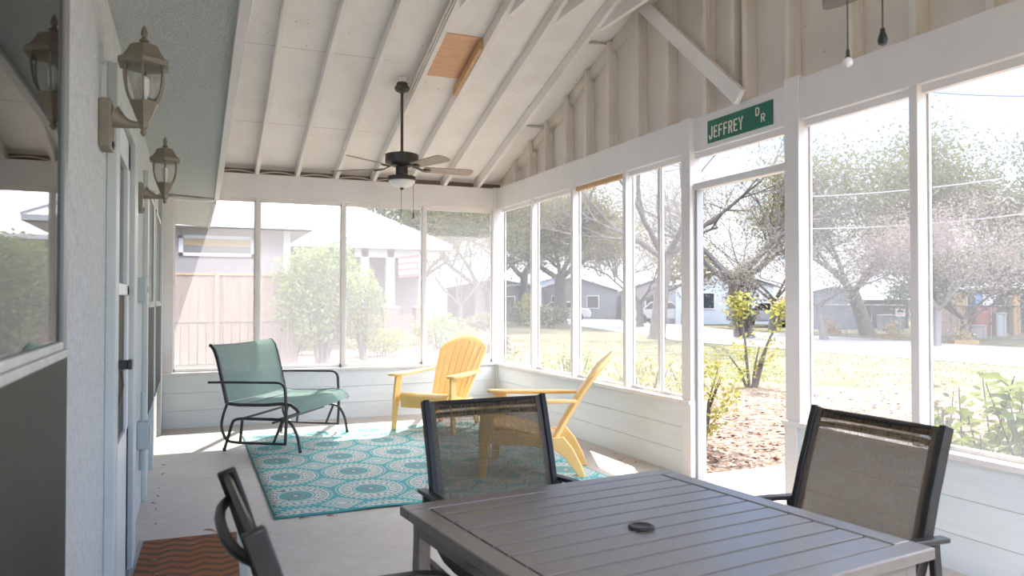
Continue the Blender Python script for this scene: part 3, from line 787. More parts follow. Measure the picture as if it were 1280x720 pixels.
tag(o, 'largest curled brown leaf at the far edge of the doormat', 'leaf')

# ------------------------------------------------------------------ ceiling fans
def fan(name_label, x, y, zc, zb, ang, dark):
    t = thing('ceiling_fan', name_label, 'ceiling fan', (x, y, 0), 0)
    z = zb
    MB().box(-.03, .03, -.03, .03, zc-.01, deck_z(y)-.005).build('mounting_block', 'white', t, 0)
    MB().lathe([(.045, zc), (.052, zc-.01), (.052, zc-.03), (.068, zc-.04), (.068, zc-.062), (.055, zc-.08), (.02, zc-.095)], 24).build('canopy', 'bronze', t)
    MB().lathe([(.013, zc-.09), (.013, z+.15)], 12).build('downrod', 'bronze', t)
    MB().lathe([(.02, z+.16), (.045, z+.145), (.12, z+.135), (.150, z+.125), (.152, z+.055), (.14, z+.04), (.09, z+.02), (.055, z+.012), (.055, z-.055), (.075, z-.07), (.125, z-.075), (.128, z-.105), (.12, z-.112)], 36).build('motor_housing', 'bronze', t)
    MB().lathe([(.118, z-.11), (.118, z-.125), (.10, z-.15), (.065, z-.168), (.02, z-.175)], 30).build('light_bowl', 'frost', t)
    MB().lathe([(.012, z-.172), (.016, z-.18), (.02, z-.186), (.004, z-.198)], 12).build('bowl_finial', 'bronze', t)
    for k in range(5):
        a = ang+k*2*PI/5; R = Matrix.Rotation(a, 4, 'Z')
        out = [(.20, -.055), (.20, .055)]+[(.20+.46*q, .055+.02*q) for q in (.3, .6, .88)]+[(.655, .068), (.678, .045), (.685, 0), (.678, -.045), (.655, -.068)]+[(.20+.46*q, -.055-.02*q) for q in (.88, .6, .3)]
        P = Matrix.Rotation(math.radians(-13), 4, 'X')
        b = MB().prism([(px, py, 0) for px, py in out], (0, 0, .008)).xf(R @ Matrix.Translation((0, 0, z+.0)) @ P)
        bl = b.build('blade', 'bronze' if dark else 'fanblade', t, 0, bevel=.002)
        m = MB().bar(rounded([(.10, 0, .03), (.15, 0, .012), (.19, .0, -.006), (.27, 0, -.006)], .03), .03, .008)
        m.lathe([(.03, -.012), (.034, -.008), (.03, -.002)], 14, (.235, 0, 0))
        m.xf(R @ Matrix.Translation((0, 0, z)) @ P).build('blade_arm', 'bronze', bl)
    return t, z
t, z = fan('bronze ceiling fan with tan blades hanging over the rug', 1.775, 6.75, 3.29, 2.505, math.radians(0), False)
for (dx, dy, L, mt) in ((-.01, -.02, .31, 'frost'), (.095, -.05, .235, 'bronze')):
    c = MB().tube([(dx, dy, z-.17+(0 if dx < 0 else .06)), (dx, dy, z-.17-L)], .0022, 5).build('pull_chain', 'bronze', t)
    MB().lathe([(.004, .012), (.006, 0), (.011, -.02), (.009, -.034), (.002, -.04)] if mt == 'frost' else [(.006, .0), (.007, -.004), (.007, -.05), (.003, -.055)], 12, (dx, dy, z-.17-L)).build('pull_fob', mt, c)
t, z = fan('dark ceiling fan with two pull chains above the dining table', 1.70, 1.53, 3.20, 2.36, math.radians(48), True)
for (dx, dy, L, mt) in ((-.03, .03, .205, 'frost'), (.045, -.02, .145, 'black')):
    c = MB().tube([(dx, dy, z-.10), (dx, dy, z-.17-L)], .0022, 5).build('pull_chain', 'bronze', t)
    if mt == 'frost':
        f = MB().ball((dx, dy, z-.17-L-.026), .0135, 14); 
        f.build('pull_fob', mt, c)
        MB().lathe([(.002, .012), (.005, .006), (.005, -.008), (.0075, -.014)], 12, (dx, dy, z-.17-L)).build('fob_cap', 'bronze', c)
    else: MB().lathe([(.003, .004), (.007, 0), (.007, -.008), (.0105, -.018), (.0135, -.03), (.011, -.042), (.003, -.046)], 14, (dx, dy, z-.17-L)).build('pull_fob', mt, c)

# ------------------------------------------------------------------ wall lanterns
def lantern(x, y, z, wall_x, label):
    """x,y: axis of the lamp; z: bottom of the glass"""
    t = thing('wall_lantern', label, 'wall light', (x, y, z), 0, 'lanterns on the house wall'); t.scale = (1, 1, .9)
    n = 6; w = wall_x-x
    hexp = [(-.005+0, -.03), (.012, -.03)]
    MB().box(w, w+.038, -.062, .062, -.185, -.005).build('back_plate', 'taupe', t, 0, bevel=.006)
    MB().box(w+.038, w+.044, -.02, .02, -.18, -.155).build('sensor_window', 'black', t, 0, bevel=.003)
    am = []; ar = []
    for k in range(13):
        q = k/12; am.append((w+.036+(-w-.036)*q, 0, -.062-.030*math.sin(q*PI*.62)**1.0+.012*q)); ar.append(.012+.036*(1-q)**2.6)
    MB().tube(am, ar, 14).build('arm', 'taupe', t)
    MB().lathe([(.004, -.125), (.012, -.112), (.008, -.10), (.018, -.092), (.020, -.068), (.026, -.058), (.030, -.05), (.044, -.012), (.050, 0), (.050, .006), (.02, .008)], n, rot=PI/6).build('cup', 'taupe', t, 20)
    gp = [(.044, .004), (.058, .035), (.066, .075), (.068, .110), (.066, .145)]
    g = MB(); vs = []; 
    for (r_, z_) in gp:
        for i in range(n): vs.append((r_*.96*math.cos(2*PI*i/n+PI/6), r_*.96*math.sin(2*PI*i/n+PI/6), z_))
    g.add(vs, [(j*n+i, j*n+(i+1) % n, (j+1)*n+(i+1) % n, (j+1)*n+i) for j in range(len(gp)-1) for i in range(n)])
    g.build('glass_shade', 'lampglass', t, 20)
    for i in range(n):
        a = 2*PI*i/n+PI/6
        MB().bar([(r_*math.cos(a), r_*math.sin(a), z_) for r_, z_ in gp], .007, .006, up=(math.cos(a), math.sin(a), .1)).build('glass_bar', 'taupe', t, 40)
    MB().lathe([(.060, .138), (.090, .140), (.090, .158), (.082, .164), (.074, .170), (.062, .188), (.054, .205), (.050, .214), (.040, .222), (.02, .228)], n, rot=PI/6).build('hood', 'taupe', t, 20)
    MB().lathe([(.016, .224), (.010, .232), (.018, .240), (.008, .250), (.007, .256), (.012, .264), (.010, .280), (.003, .297)], 12).build('finial', 'taupe', t)
    MB().lathe([(.011, .006), (.011, .03), (.014, .034), (.016, .05), (.016, .095), (.008, .105)], 12).build('bulb', 'bulb', t)
    return t
lantern(-.148, 2.88, 1.975, WX, 'taupe lantern nearest the viewer, on the stucco wall before the door')
lantern(-.133, 4.75, 1.965, WX, 'farther taupe lantern on the house wall beyond the door')

# ------------------------------------------------------------------ street sign
s = thing('street_sign', 'green street name sign reading JEFFREY DR above the doorway', 'sign', (XR+.0265, 4.135, 2.510))
MB().box(-.003, .003, -.332, .332, -.080, .080).build('sign_plate', 'green_sign', s, 0, bevel=.002)
GL = {'J': [[(.78, 1), (.78, .22), (.62, .03), (.34, .03), (.18, .22), (.18, .34)]], 'E': [[(.9, .93), (.18, .93), (.18, .07), (.9, .07)], [(.18, .52), (.78, .52)]],
      'F': [[(.9, .93), (.18, .93), (.18, 0)], [(.18, .52), (.78, .52)]], 'R': [[(.18, 0), (.18, .93), (.62, .93), (.82, .82), (.82, .60), (.62, .48), (.18, .48)], [(.52, .48), (.86, 0)]],
      'Y': [[(.08, 1), (.5, .48), (.92, 1)], [(.5, .48), (.5, 0)]], 'D': [[(.18, .07), (.18, .93), (.58, .93), (.82, .72), (.82, .28), (.58, .07), (.18, .07)]]}
def letter(ch, y, z, w_, h_, st):
    m = MB()
    for q, line in enumerate(GL[ch]):
        m.bar([(-.0036, y-px*w_, z+pz*h_) for px, pz in line], st, .0016+.0003*q, up=(1, 0, 0))
    m.build('letter', 'sign_white', s, 0)
for k, ch in enumerate('JEFFREY'): letter(ch, .316-k*.0535, -.053, .046, .088, .0125)
letter('D', -.170, .004, .044, .056, .0095); letter('R', -.222, -.046, .044, .056, .0095)
for yy in (-.30, .30):
    MB().lathe([(.006, 0), (.006, .004), (.002, .006)], 10).xf(Matrix.Translation((-.002, yy, -.062)) @ Matrix.Rotation(-PI/2, 4, 'Y')).build('screw', 'galv', s)

# ------------------------------------------------------------------ outside
G = -.20
def ground(name, poly, z, mat):
    return struct(MB().add([(px, py, z) for px, py in poly], [list(range(len(poly)))]).build(name, mat, smooth=0))
ground('ground_lawn', [(-70, -30), (150, -30), (150, 170), (-70, 170)], G, 'grass')
ground('ground_bed', [(3.56, -3), (8.6, -3), (9.9, 1), (10.6, 4.2), (11.2, 7.2), (10.7, 9.5), (9.6, 11.2), (7.4, 12.3), (5, 12.0), (3.56, 11)], G+.012, 'mulch')
ground('ground_bed_house', [(1.6, 17.6), (10.5, 23), (11, 26), (1.4, 22)], G+.012, 'mulch')
rd = [(17.3, 24.5, -25), (17.3, 24.4, 11), (17.1, 24.2, 15.5), (16.7, 24.6, 23), (18.5, 25.0, 30), (21.5, 28.5, 41), (27, 34.5, 58), (40, 50, 100)]
vs = []; fs = []
for i, (a, b, y) in enumerate(rd): vs += [(a, y, G+.015), (b, y-(.0 if i < 5 else 1.5), G+.015)]
for i in range(len(rd)-1): fs.append((2*i, 2*i+1, 2*i+3, 2*i+2))
struct(MB().add(vs, fs).build('ground_road', 'road', smooth=0))
struct(MB().box(3.56, 4.75, 3.45, 5.05, G-.02, -.09).build('door_step', 'slab', smooth=0, bevel=.01), 'pale concrete step outside the screen doorway')
struct(MB().box(-.45, 3.56, -.6, 8.64, G-.1, -.16).build('ground_foundation', 'slab', smooth=0))
def grass_tufts(n, region, name, label, mat, h):
    m = MB()
    for _ in range(n):
        x, y = region()
        for k in range(4):
            a = random.uniform(0, 6.3); q = h*random.uniform(.5, 1.2); w = .008
            n0 = len(m.v); dx, dy = math.cos(a)*w, math.sin(a)*w
            m.v += [V(x-dx, y-dy, G), V(x+dx, y+dy, G), V(x+math.cos(a*3)*q*.5, y+math.sin(a*3)*q*.5, G+q)]; m.f.append([n0, n0+1, n0+2])
    o = m.build(name, mat, None, 0); tag(o, label, 'grass', None, 'stuff')
grass_tufts(2600, lambda: (random.uniform(7.5, 17), random.uniform(3, 24)), 'lawn_grass', 'loose tufts of spring grass across the lawn', 'lf_fresh', .045)
def litter():
    m = MB(); pts = []
    for _ in range(7000):
        y = random.uniform(.5, 9.5); x = random.choice((random.uniform(3.7, 6.5), random.uniform(3.7, 10.4)))
        pts.append(V(x, y, G+.02+random.uniform(0, .012)))
    leaves(m, pts, .06, .3)
    return m
lm, ln = new_mat('fallen leaf litter')
lt_ = finish(lm, ln, mixc(ln, ramp(ln, noise(ln, 14, 1), .4, .6), (.34, .13, .075), (.52, .36, .25)), .8)
tag(litter().build('leaf_litter', lm, None, 0), 'red brown leaf litter over the planting bed outside', 'leaf litter', None, 'stuff')

F0, YAW = 950., math.radians(23.)
def at(u, d):
    xc = (u-640)/F0*d
    return (math.cos(YAW)*xc+math.sin(YAW)*d, math.cos(YAW)*d-math.sin(YAW)*xc)
def zz(v, d): return 1.3+(376-v)/F0*d

def branch(m, tips, p, d, L, r, depth, spread, droop=0.):
    path = [p.copy()]; rr = [r]; q = p.copy(); dd = d.copy(); n = 4
    for i in range(n):
        dd = (dd+V(random.uniform(-1, 1), random.uniform(-1, 1), random.uniform(-.6, .8)-droop)*.16).normalized()
        q = q+dd*(L/n); path.append(q.copy()); rr.append(r*(1-.45*(i+1)/n))
    m.tube(path, rr, 7 if depth > 2 else 5 if depth > 0 else 4)
    tips += path[2:] if depth <= 1 else path[-1:]
    if depth == 0: return
    for k in range(3 if depth > 1 else 4):
        b = path[-1] if k == 0 else path[random.choice([2, 3, 4])]
        nd = (dd+V(random.uniform(-1, 1), random.uniform(-1, 1), random.uniform(-.35, .75))*spread).normalized()
        branch(m, tips, b, nd, L*random.uniform(.58, .82), r*.52, depth-1, spread, droop)
def tree(name, label, x, y, H, trunk_h, r, lean=(0, 0), depth=4, spread=.8, bark='bark', lf='lf_olive', nl=4000, ls=.18, rad=.6, group=None, ground_z=G, cat='tree'):
    t = thing(name, label, cat, (x, y, ground_z), 0, group)
    m = MB(); tips = []
    base = V(0, 0, -.1); top = V(lean[0], lean[1], trunk_h)
    m.tube([base, V(lean[0]*.1, lean[1]*.1, .15), top*.5, top], [r*1.5, r*1.1, r*.95, r*.8], 9)
    L = (H-trunk_h)*.40
    for k in range(4):
        a = k*PI/2+random.uniform(-.5, .5)
        d = V(math.cos(a)*spread, math.sin(a)*spread, random.uniform(.5, 1.1)).normalized()
        branch(m, tips, top*random.uniform(.85, 1.), d, L*random.uniform(.85, 1.1), r*.46, depth-1, spread)
    m.build('trunk', bark, t, 50)
    if nl:
        f = MB(); pts = []
        for _ in range(int(nl*3.2)):
            p = random.choice(tips); pts.append(p+V(random.gauss(0, 1), random.gauss(0, 1), random.gauss(0, .8))*rad)
        leaves(f, pts, ls*.70); f.build('foliage', lf, t, 0)
    return t
def bush(name, label, x, y, rx, ry, h, lf, nl, ls, z0=G, stems=7, group=None, bark='bark', cat='shrub', seg=False, low=.1):
    t = thing(name, label, cat, (x, y, z0), 0, group)
    m = MB(); f = MB(); pts = []
    for k in range(stems):
        a = random.uniform(0, 6.3); q = random.uniform(.3, .9)
        tip = V(math.cos(a)*rx*q, math.sin(a)*ry*q, h*random.uniform(.7, 1.))
        m.tube([V(math.cos(a)*rx*.12, math.sin(a)*ry*.12, -.03), tip*.5+V(0, 0, h*.08), tip], [.006+.010*h, .005+.007*h, .003], 5)
    for _ in range(nl):
        while True:
            p = V(random.uniform(-1, 1), random.uniform(-1, 1), random.uniform(-1, 1))
            if .25 < p.length < 1: break
        k = 1+.22*math.sin(p.x*5+x)*math.cos(p.y*4+p.z*5+y)
        pts.append(V(p.x*rx*k, p.y*ry*k, h*(low+(1-low)*(.5+.5*p.z*k))))
    leaves(f, pts, ls, 1., seg)
    m.build('stem', bark, t, 50); f.build('foliage', lf, t, 0)
    return t
# shrub by the near right window: individual stems with real leaves
def twig_plant(name, label, x, y, h, ns, nl, ls, lf, spread=.5, z0=G, cat='shrub', group=None, bark='bark', alt=None):
    t = thing(name, label, cat, (x, y, z0), 0, group)
    m = MB(); f = MB(); pts = []
    for k in range(ns):
        a = random.uniform(0, 6.3); q = random.uniform(.1, 1.)*spread
        tip = V(math.cos(a)*q, math.sin(a)*q, h*random.uniform(.65, 1.05)); b = V(math.cos(a)*q*.25, math.sin(a)*q*.25, -.03)
        mid = (tip+b)*.5+V(random.uniform(-.06, .06), random.uniform(-.06, .06), .04)
        m.tube([b, mid, tip], [.009, .006, .003], 6)
        for i in range(nl):
            s_ = random.uniform(.35, 1.02)
            p = b*(1-s_)**2+mid*2*s_*(1-s_)+tip*s_*s_
            pts.append(p+V(random.uniform(-.05, .05), random.uniform(-.05, .05), random.uniform(-.03, .03)))
    leaves(f, pts, ls, .7, True)
    m.build('stem', bark, t, 50); f.build('foliage', lf, t, 30)
    return t
twig_plant('leafy_shrub', 'leafy lime green shrub outside the rightmost screen panel', 4.2, 3.0, 1.05, 17, 36, .072, 'lf_fresh', .5)
twig_plant('leafy_shrub', 'broad leaved shrub at the right edge just past the sill', 4.2, 2.62, 1.08, 17, 36, .072, 'lf_shrub', .45)
twig_plant('leafy_shrub', 'pale feathery shrub between the screen post and the lime shrub', 4.5, 3.5, .95, 11, 30, .05, 'lf_olive', .3)
bush('flowering_shrub', 'yellow green shrub just outside the doorway at its left edge', 4.75, 6.35, .33, .5, .95, 'lf_yellow', 800, .06, stems=9)
bush('flowering_shrub', 'low yellow flecked shrub under the window left of the doorway', 4.25, 6.6, .35, .75, .93, 'lf_yellow', 1300, .055, stems=9)
bush('flowering_shrub', 'low shrub with pale blooms behind the side view yellow chair', 4.3, 8.3, .35, .6, .90, 'lf_fresh', 1000, .055, stems=9)
twig_plant('strappy_plant', 'thin upright plant outside the window nearest the far corner', 4.2, 10.3, .85, 10, 10, .09, 'lf_shrub', .35)
rk = MB().ball((0, 0, .18), .3, 10, .7)
for i, p in enumerate(rk.v): rk.v[i] = p+V(random.uniform(-.04, .04), random.uniform(-.04, .04), random.uniform(-.03, .03))
tag(rk.build('garden_rock', 'slab', None, 30, loc=(5.6, 9.2, G)), 'pale rock in the bed behind the side view yellow chair', 'rock')
# sapling seen through the doorway
t = thing('sapling', 'young sapling with yellow blossom tufts seen through the doorway', 'tree', (8.9, 10.45, G))
m = MB(); f = MB(); pts = []
for (tx, ty, th, nb) in ((-.15, .1, 1.42, 210), (.45, -.28, 1.33, 190), (.1, -.1, .72, 12), (-.1, .05, .6, 30), (-.3, .2, .55, 24), (.25, -.2, .9, 20)):
    a = V(tx*.15, ty*.15, -.05); c = V(tx*.5, ty*.5, th*.55); b = V(tx, ty, th)
    m.tube([a, c, b], [.028, .020, .010], 7)
    for _ in range(nb):
        pts.append(b+V(random.gauss(0, .11), random.gauss(0, .11), random.gauss(0, .10)))
    for _ in range(16): pts.append(a.lerp(b, random.uniform(.2, .9))+V(random.gauss(0, .07), random.gauss(0, .07), 0))
leaves(f, pts, .10, 1.)
m.build('stem', 'bark', t, 50); f.build('foliage', 'lf_yellow', t, 0)

# trees
def tat(u, d): return at(u, d)
TG = 'trees beyond the road'
x, y = at(1085, 33); tree('oak_tree', 'wide grey green tree behind the chain link fence, centre of the right hand view', x, y, 10.2, 2.0, .30, (-.6, .3), 5, 1.0, 'bark', 'lf_olive', 7000, .23, .65)
x, y = at(1215, 34); tree('oak_tree', 'tall olive tree with rounded crown at right against the blue sky', x, y, 9.2, 2.3, .28, (.2, .2), 5, .95, 'bark', 'lf_olive', 6500, .22, .55)
x, y = at(1170, 25); tree('budding_tree', 'pinkish budding tree in front of the tall olive tree', x, y, 5.3, 1.2, .12, (.1, 0), 5, 1.0, 'palebark', 'lf_pink', 4200, .11, .40)
x, y = at(1205, 27.5); tree('round_evergreen', 'dark rounded evergreen with pale highlights above the stacked boxes', x, y, 4.4, .9, .14, (0, 0), 4, 1.0, 'bark', 'lf_dark', 3600, .16, .5)
x, y = at(1290, 36); tree('evergreen_tree', 'dark evergreen tree at the right edge of the view', x, y, 6.6, 1.0, .22, (0, 0), 4, 1.0, 'bark', 'lf_dark', 5000, .22, .8)
x, y = at(1030, 29); tree('blossom_tree', 'pale blossoming tree beside the white shed', x, y, 6.0, 1.4, .14, (-.2, .1), 5, 1.0, 'palebark', 'lf_pale', 3600, .12, .42)
x, y = at(930, 31); tree('bare_tree', 'pale budding tree with thick ivied trunk seen through the doorway', x, y, 8.4, 2.4, .36, (-.3, .2), 5, 1.0, 'palebark', 'lf_pale', 5200, .12, .50)
x, y = at(965, 38); tree('bare_tree', 'slim pink tinged tree right of the ivied trunk', x, y, 7.4, 1.6, .17, (.2, .1), 5, .95, 'palebark', 'white_bloom', 4000, .12, .45)
bush('ivy_mound', 'grey green ivy round the thick trunk seen through the doorway', *at(928, 30.6), .75, .75, 2.9, 'lf_pale', 1500, .14)
x, y = at(820, 30); tree('bare_oak', 'large bare oak with heavy spreading limbs left of the doorway', x, y, 10.6, 3.4, .30, (.3, -.3), 5, 1.0, 'bark', 'lf_tan', 1300, .13, .5)
x, y = at(700, 48); tree('oak_tree', 'tan leaved tree with dark trunk before the far houses', x, y, 10.2, 3.2, .42, (0, 0), 5, 1.0, 'bark', 'lf_tan', 7500, .26, .85)
x, y = at(655, 56); tree('oak_tree', 'olive tree nearest the corner post on its right', x, y, 11.5, 3.6, .35, (0, 0), 5, 1.0, 'bark', 'lf_tan', 6500, .28, .9)
x, y = at(765, 84); tree('oak_tree', 'pale budding tree behind the grey gabled house', x, y, 12.0, 3.0, .35, (0, 0), 5, 1.0, 'palebark', 'lf_pale', 5000, .22, .9)
x, y = at(800, 44); tree('evergreen_tree', 'small tan crowned tree behind the bare oak trunk', x, y, 7.2, 1.5, .2, (0, 0), 4, 1.0, 'bark', 'lf_tan', 3500, .22, .6)
x, y = at(600, 47); tree('oak_tree', 'olive tree standing right of the white roofed neighbor house', x, y, 10.8, 2.4, .35, (0, 0), 5, 1.0, 'bark', 'lf_olive', 7000, .26, .9)
x, y = at(520, 56); tree('oak_tree', 'tan green tree rising behind the neighbor house roof', x, y, 12.5, 3.0, .35, (0, 0), 5, 1.0, 'bark', 'lf_tan', 7000, .28, .9)
x, y = at(575, 31); tree('garden_tree', 'small dark branched tree beside the neighbor house porch', x, y, 5.6, 1.3, .12, (0, 0), 5, .9, 'bark', 'lf_olive', 1800, .12, .45)
# bushes across the lawn
for (u, d, r_, h, lf, lab) in ((652, 46, 1.3, 1.3, 'lf_olive', 'rounded olive hedge bush left of the clipped green bush'), (688, 42, 1.25, 1.25, 'lf_dark', 'clipped green bush beyond the lawn before the far houses'), (660, 45, .55, 1.9, 'lf_yellow', 'yellow green upright shrub between the two hedge bushes'), (605, 34, .9, .9, 'lf_olive', 'small round bush seen left of the corner post'), (612, 22, .6, .55, 'lf_pale', 'low pale plant on the lawn left of the corner post')):
    x, y = at(u, d); bush('hedge_bush', lab, x, y, r_, r_, h, lf, 1300, .16)
# neighbour shrubs
bush('tall_shrub', 'tall bright green shrub in front of the wooden fence and neighbor house', *at(402, 18.2), 1.1, 1.0, 2.95, 'lf_shrub', 6500, .115, stems=16, low=.16)
bush('tall_shrub', 'smaller bright shrub right of the tall one by the screen mullion', *at(455, 19.2), .55, .55, 2.3, 'lf_shrub', 1900, .10, stems=9, low=.1)
bush('low_shrub', 'low pale green plants at the foot of the brick pillar', *at(478, 20.5), .95, .6, .75, 'lf_fresh', 1400, .09)
bush('low_shrub', 'low shrub with pink flowers behind the arched yellow chair', *at(586, 22), .6, .5, .7, 'lf_fresh', 900, .09)
bush('low_shrub', 'round pale shrub beside the neighbor porch steps', *at(548, 23), .8, .6, 1.15, 'lf_shrub', 1300, .10)
bush('low_shrub', 'dark leafy shrub under the neighbor side window', *at(368, 21), .9, .6, .9, 'lf_olive', 1100, .10)

# wooden fence
fn = thing('wooden_fence', 'weathered wooden privacy fence beside the neighbor house', 'fence', (0, 19.2, G))
p = MB()
for k in range(26):
    x0 = -2.4+k*.185; hh = 2.12+random.uniform(-.015, .015); p.box(x0, x0+.168, -.01-.012*(k % 2), .01, 0.02, hh)
p.build('picket_panel', 'woodfence', fn, 0)
MB().box(-2.4, 2.4, -.05, -.01, 1.0, 1.09).build('rail', 'woodfence', fn, 0)
MB().box(-2.4, 2.4, -.06, .03, 2.10, 2.15).build('cap_rail', 'orangebox', fn, 0)
for xx in (-1.2, .6, 2.4): MB().box(xx-.05, xx+.05, -.09, .0, 0, 2.2).build('fence_post', 'woodfence', fn, 0)

# neighbour house
nh = thing('neighbor_house', 'grey neighbor house with white metal hip roof, porch columns and brick base', 'house', (0, 0, G))
EZ = 3.46
MB().box(-8, 2.35, 20.6, 27, 0, EZ).build('wall', 'housewall', nh, 0)
MB().box(2.3, 8.0, 27.2, 31, 0, EZ).build('wall', 'housewall', nh, 0)
def hip(x0, x1, y0, y1, z, h):
    m = MB(); w = (y1-y0)/2; ym = (y0+y1)/2
    m.add([(x0, y0, z), (x1, y0, z), (x1, y1, z), (x0, y1, z), (x0+w, ym, z+h), (x1-w, ym, z+h), (x0, y0, z-.14), (x1, y0, z-.14), (x1, y1, z-.14), (x0, y1, z-.14)],
          [(0, 1, 5, 4), (1, 2, 5), (2, 3, 4, 5), (3, 0, 4), (6, 7, 1, 0), (7, 8, 2, 1), (8, 9, 3, 2), (9, 6, 0, 3), (9, 8, 7, 6)])
    def rib(a, b): m.obox(a, b, .05, .05)
    n = int((x1-x0)/.6)
    for k in range(1, n):
        xx = x0+k*(x1-x0)/n; q = min(1, (xx-x0)/w, (x1-xx)/w)
        rib((xx, y0, z+.01), (xx, y0+w*q, z+h*q+.01))
    rib((x0, y0, z+.02), (x0+w, ym, z+h+.02)); rib((x1, y0, z+.02), (x1-w, ym, z+h+.02))
    return m
hip(-10, 2.95, 20.0, 27.6, EZ, 2.1).build('roof', 'metalroof', nh, 0)
hip(-3, 8.6, 25.7, 31.9, EZ-.02, 1.75).build('roof', 'metalroof', nh, 0)
wd = MB(); 
for (a, b, c, d) in ((-.25, 1.55, 2.62, 2.70), (-.25, 1.55, 3.06, 3.14), (-.25, -.15, 2.62, 3.14), (1.45, 1.55, 2.62, 3.14)): wd.box(a, b, 20.54, 20.6, c, d)
wd = wd.build('window_frame', 'housewhite', nh, 0)
MB().box(-.15, 1.45, 20.56, 20.59, 2.70, 3.06).build('pane', 'carglass', wd, 0)
MB().box(-.15, 1.45, 20.53, 20.56, 2.88, 3.06).build('blind', 'orangebox', wd, 0)
MB().box(2.25, 2.42, 20.52, 20.7, 0, EZ).build('corner_board', 'housewhite', nh, 0)
wd = MB()
for (a, b, c, d) in ((2.45, 4.0, .75, .88), (2.45, 4.0, 2.5, 2.62), (2.45, 2.57, .75, 2.6), (3.88, 4.0, .75, 2.6)): wd.box(a, b, 27.1, 27.2, c, d)
wd = wd.build('window_frame', 'housewhite', nh, 0)
MB().box(2.57, 3.88, 27.14, 27.18, .88, 2.5).build('pane', 'carglass', wd, 0)
for xx in (5.55, 6.45, 7.6):
    MB().box(xx-.14, xx+.14, 26.0, 26.28, 1.25, EZ-.15).build('porch_column', 'housewhite', nh, 0, bevel=.02)
    MB().box(xx-.26, xx+.26, 25.9, 26.4, 0, 1.25).build('brick_pillar', 'brick', nh, 0)
    MB().box(xx-.30, xx+.30, 25.86, 26.44, 1.25, 1.32).build('pillar_cap', 'slab', nh, 0)
MB().box(5.8, 7.35, 26.05, 26.2, .0, 1.0).build('porch_wall', 'brick', nh, 0)
MB().box(5.2, 8.2, 26.0, 26.3, EZ-.45, EZ-.15).build('porch_beam', 'housewhite', nh, 0)
MB().box(5.0, 8.3, 26.0, 27.2, 0, .25).build('porch_floor', 'slab', nh, 0)
fl = thing('porch_flag', 'small striped red and white flag hanging between neighbor porch columns', 'flag', (7.05, 25.85, 2.35))
for k in range(7):
    z = .42-k*.105; m = MB()
    vs = []; 
    for i in range(9):
        xx = -.36+.72*i/8; oy = .04*math.sin(xx*9); dz = .10*xx
        vs += [(xx, oy, z+dz), (xx, oy, z+dz+.105)]
    m.add(vs, [(2*i, 2*i+2, 2*i+3, 2*i+1) for i in range(8)])
    m.build('stripe', 'flagred' if k % 2 == 0 else 'housewhite', fl, 0, solid=.008)
MB().tube([(.40, .02, -.5), (.42, 0, .62)], .02, 6).build('flag_pole', 'housewhite', fl)

# white shed, chain link fence, sign, planters, clutter
def gable_house(name, label, x, y, rz, w, l, h, rh, wall, roof, cat='house', door=None, over=.25, wins=()):
    t = thing(name, label, cat, (x, y, G), rz)
    MB().prism([(-w/2, -l/2, 0), (w/2, -l/2, 0), (w/2, -l/2, h), (0, -l/2, h+rh), (-w/2, -l/2, h)], (0, l, 0)).build('wall', wall, t, 0)
    m = MB(); o = over
    for s in (-1, 1):
        m.prism([(0, -l/2-o, h+rh+.02), (s*(w/2+o), -l/2-o, h-rh*o/(w/2)+.02), (s*(w/2+o), -l/2-o, h-rh*o/(w/2)+.10), (0, -l/2-o, h+rh+.10)], (0, l+2*o, 0))
    m.build('roof', roof, t, 0)
    for (wx, wz, ww, wh) in wins:
        f = MB().box(wx-ww/2, wx+ww/2, -l/2-.04, -l/2, wz-wh/2, wz+wh/2).build('window_frame', 'housewhite', t, 0)
        MB().box(wx-ww/2+.08, wx+ww/2-.08, -l/2-.05, -l/2-.03, wz-wh/2+.08, wz+wh/2-.08).build('pane', 'carglass', f, 0)
    if door: MB().box(door-.45, door+.45, -l/2-.04, -l/2, 0, 2.0).build('door', 'housewhite', t, 0)
    return t
x, y = at(1036, 42); gable_house('garden_shed', 'pale blue white shed behind the chain link fence', x, y, math.radians(-32), 2.2, 2.6, 1.95, .25, 'shedwall', 'shedwall', 'shed', 0, .08)
x, y = at(745, 66); gable_house('far_house', 'grey house with pale low gable roof across the road', x, y, math.radians(-62), 8.0, 6.5, 2.4, 1.1, 'greyhouse', 'metalroof', wins=((-1.8, 1.4, 1.2, 1.1), (1.8, 1.4, 1.2, 1.1)))
x, y = at(690, 72); gable_house('far_house', 'slate blue house behind the dark tree trunk', x, y, math.radians(-15), 8.5, 7, 2.5, 1.2, 'bluehouse', 'metalroof', wins=((-2.2, 1.4, 1.4, 1.1), (2, 1.4, 1.4, 1.1)))
x, y = at(890, 52); gable_house('far_house', 'white house with low brick base left of the ivied trunk', x, y, math.radians(-25), 6.2, 7, 2.5, 1.0, 'shedwall', 'metalroof', wins=((-1.2, 1.5, 1.2, 1.1),))
x, y = at(838, 58); gable_house('far_house', 'pale bungalow glimpsed behind the bare oak', x, y, math.radians(-35), 7, 6, 2.2, 1.2, 'housewall', 'metalroof', wins=((-1.2, 1.3, 1.2, 1.1),))
t = thing('carport', 'pale teal carport canopy on white posts near the corner post', 'carport', (*at(648, 60), G), math.radians(-20))
MB().prism([(-1.9, -1.5, 2.55), (1.9, -1.5, 2.85), (1.9, -1.5, 2.95), (-1.9, -1.5, 2.65)], (0, 3, 0)).build('canopy', 'tealroof', t, 0)
for xx in (-1.6, 1.6):
    for yy in (-1.4, 1.4): MB().box(xx-.09, xx+.09, yy-.09, yy+.09, 0, 2.7).build('post', 'housewhite', t, 0)
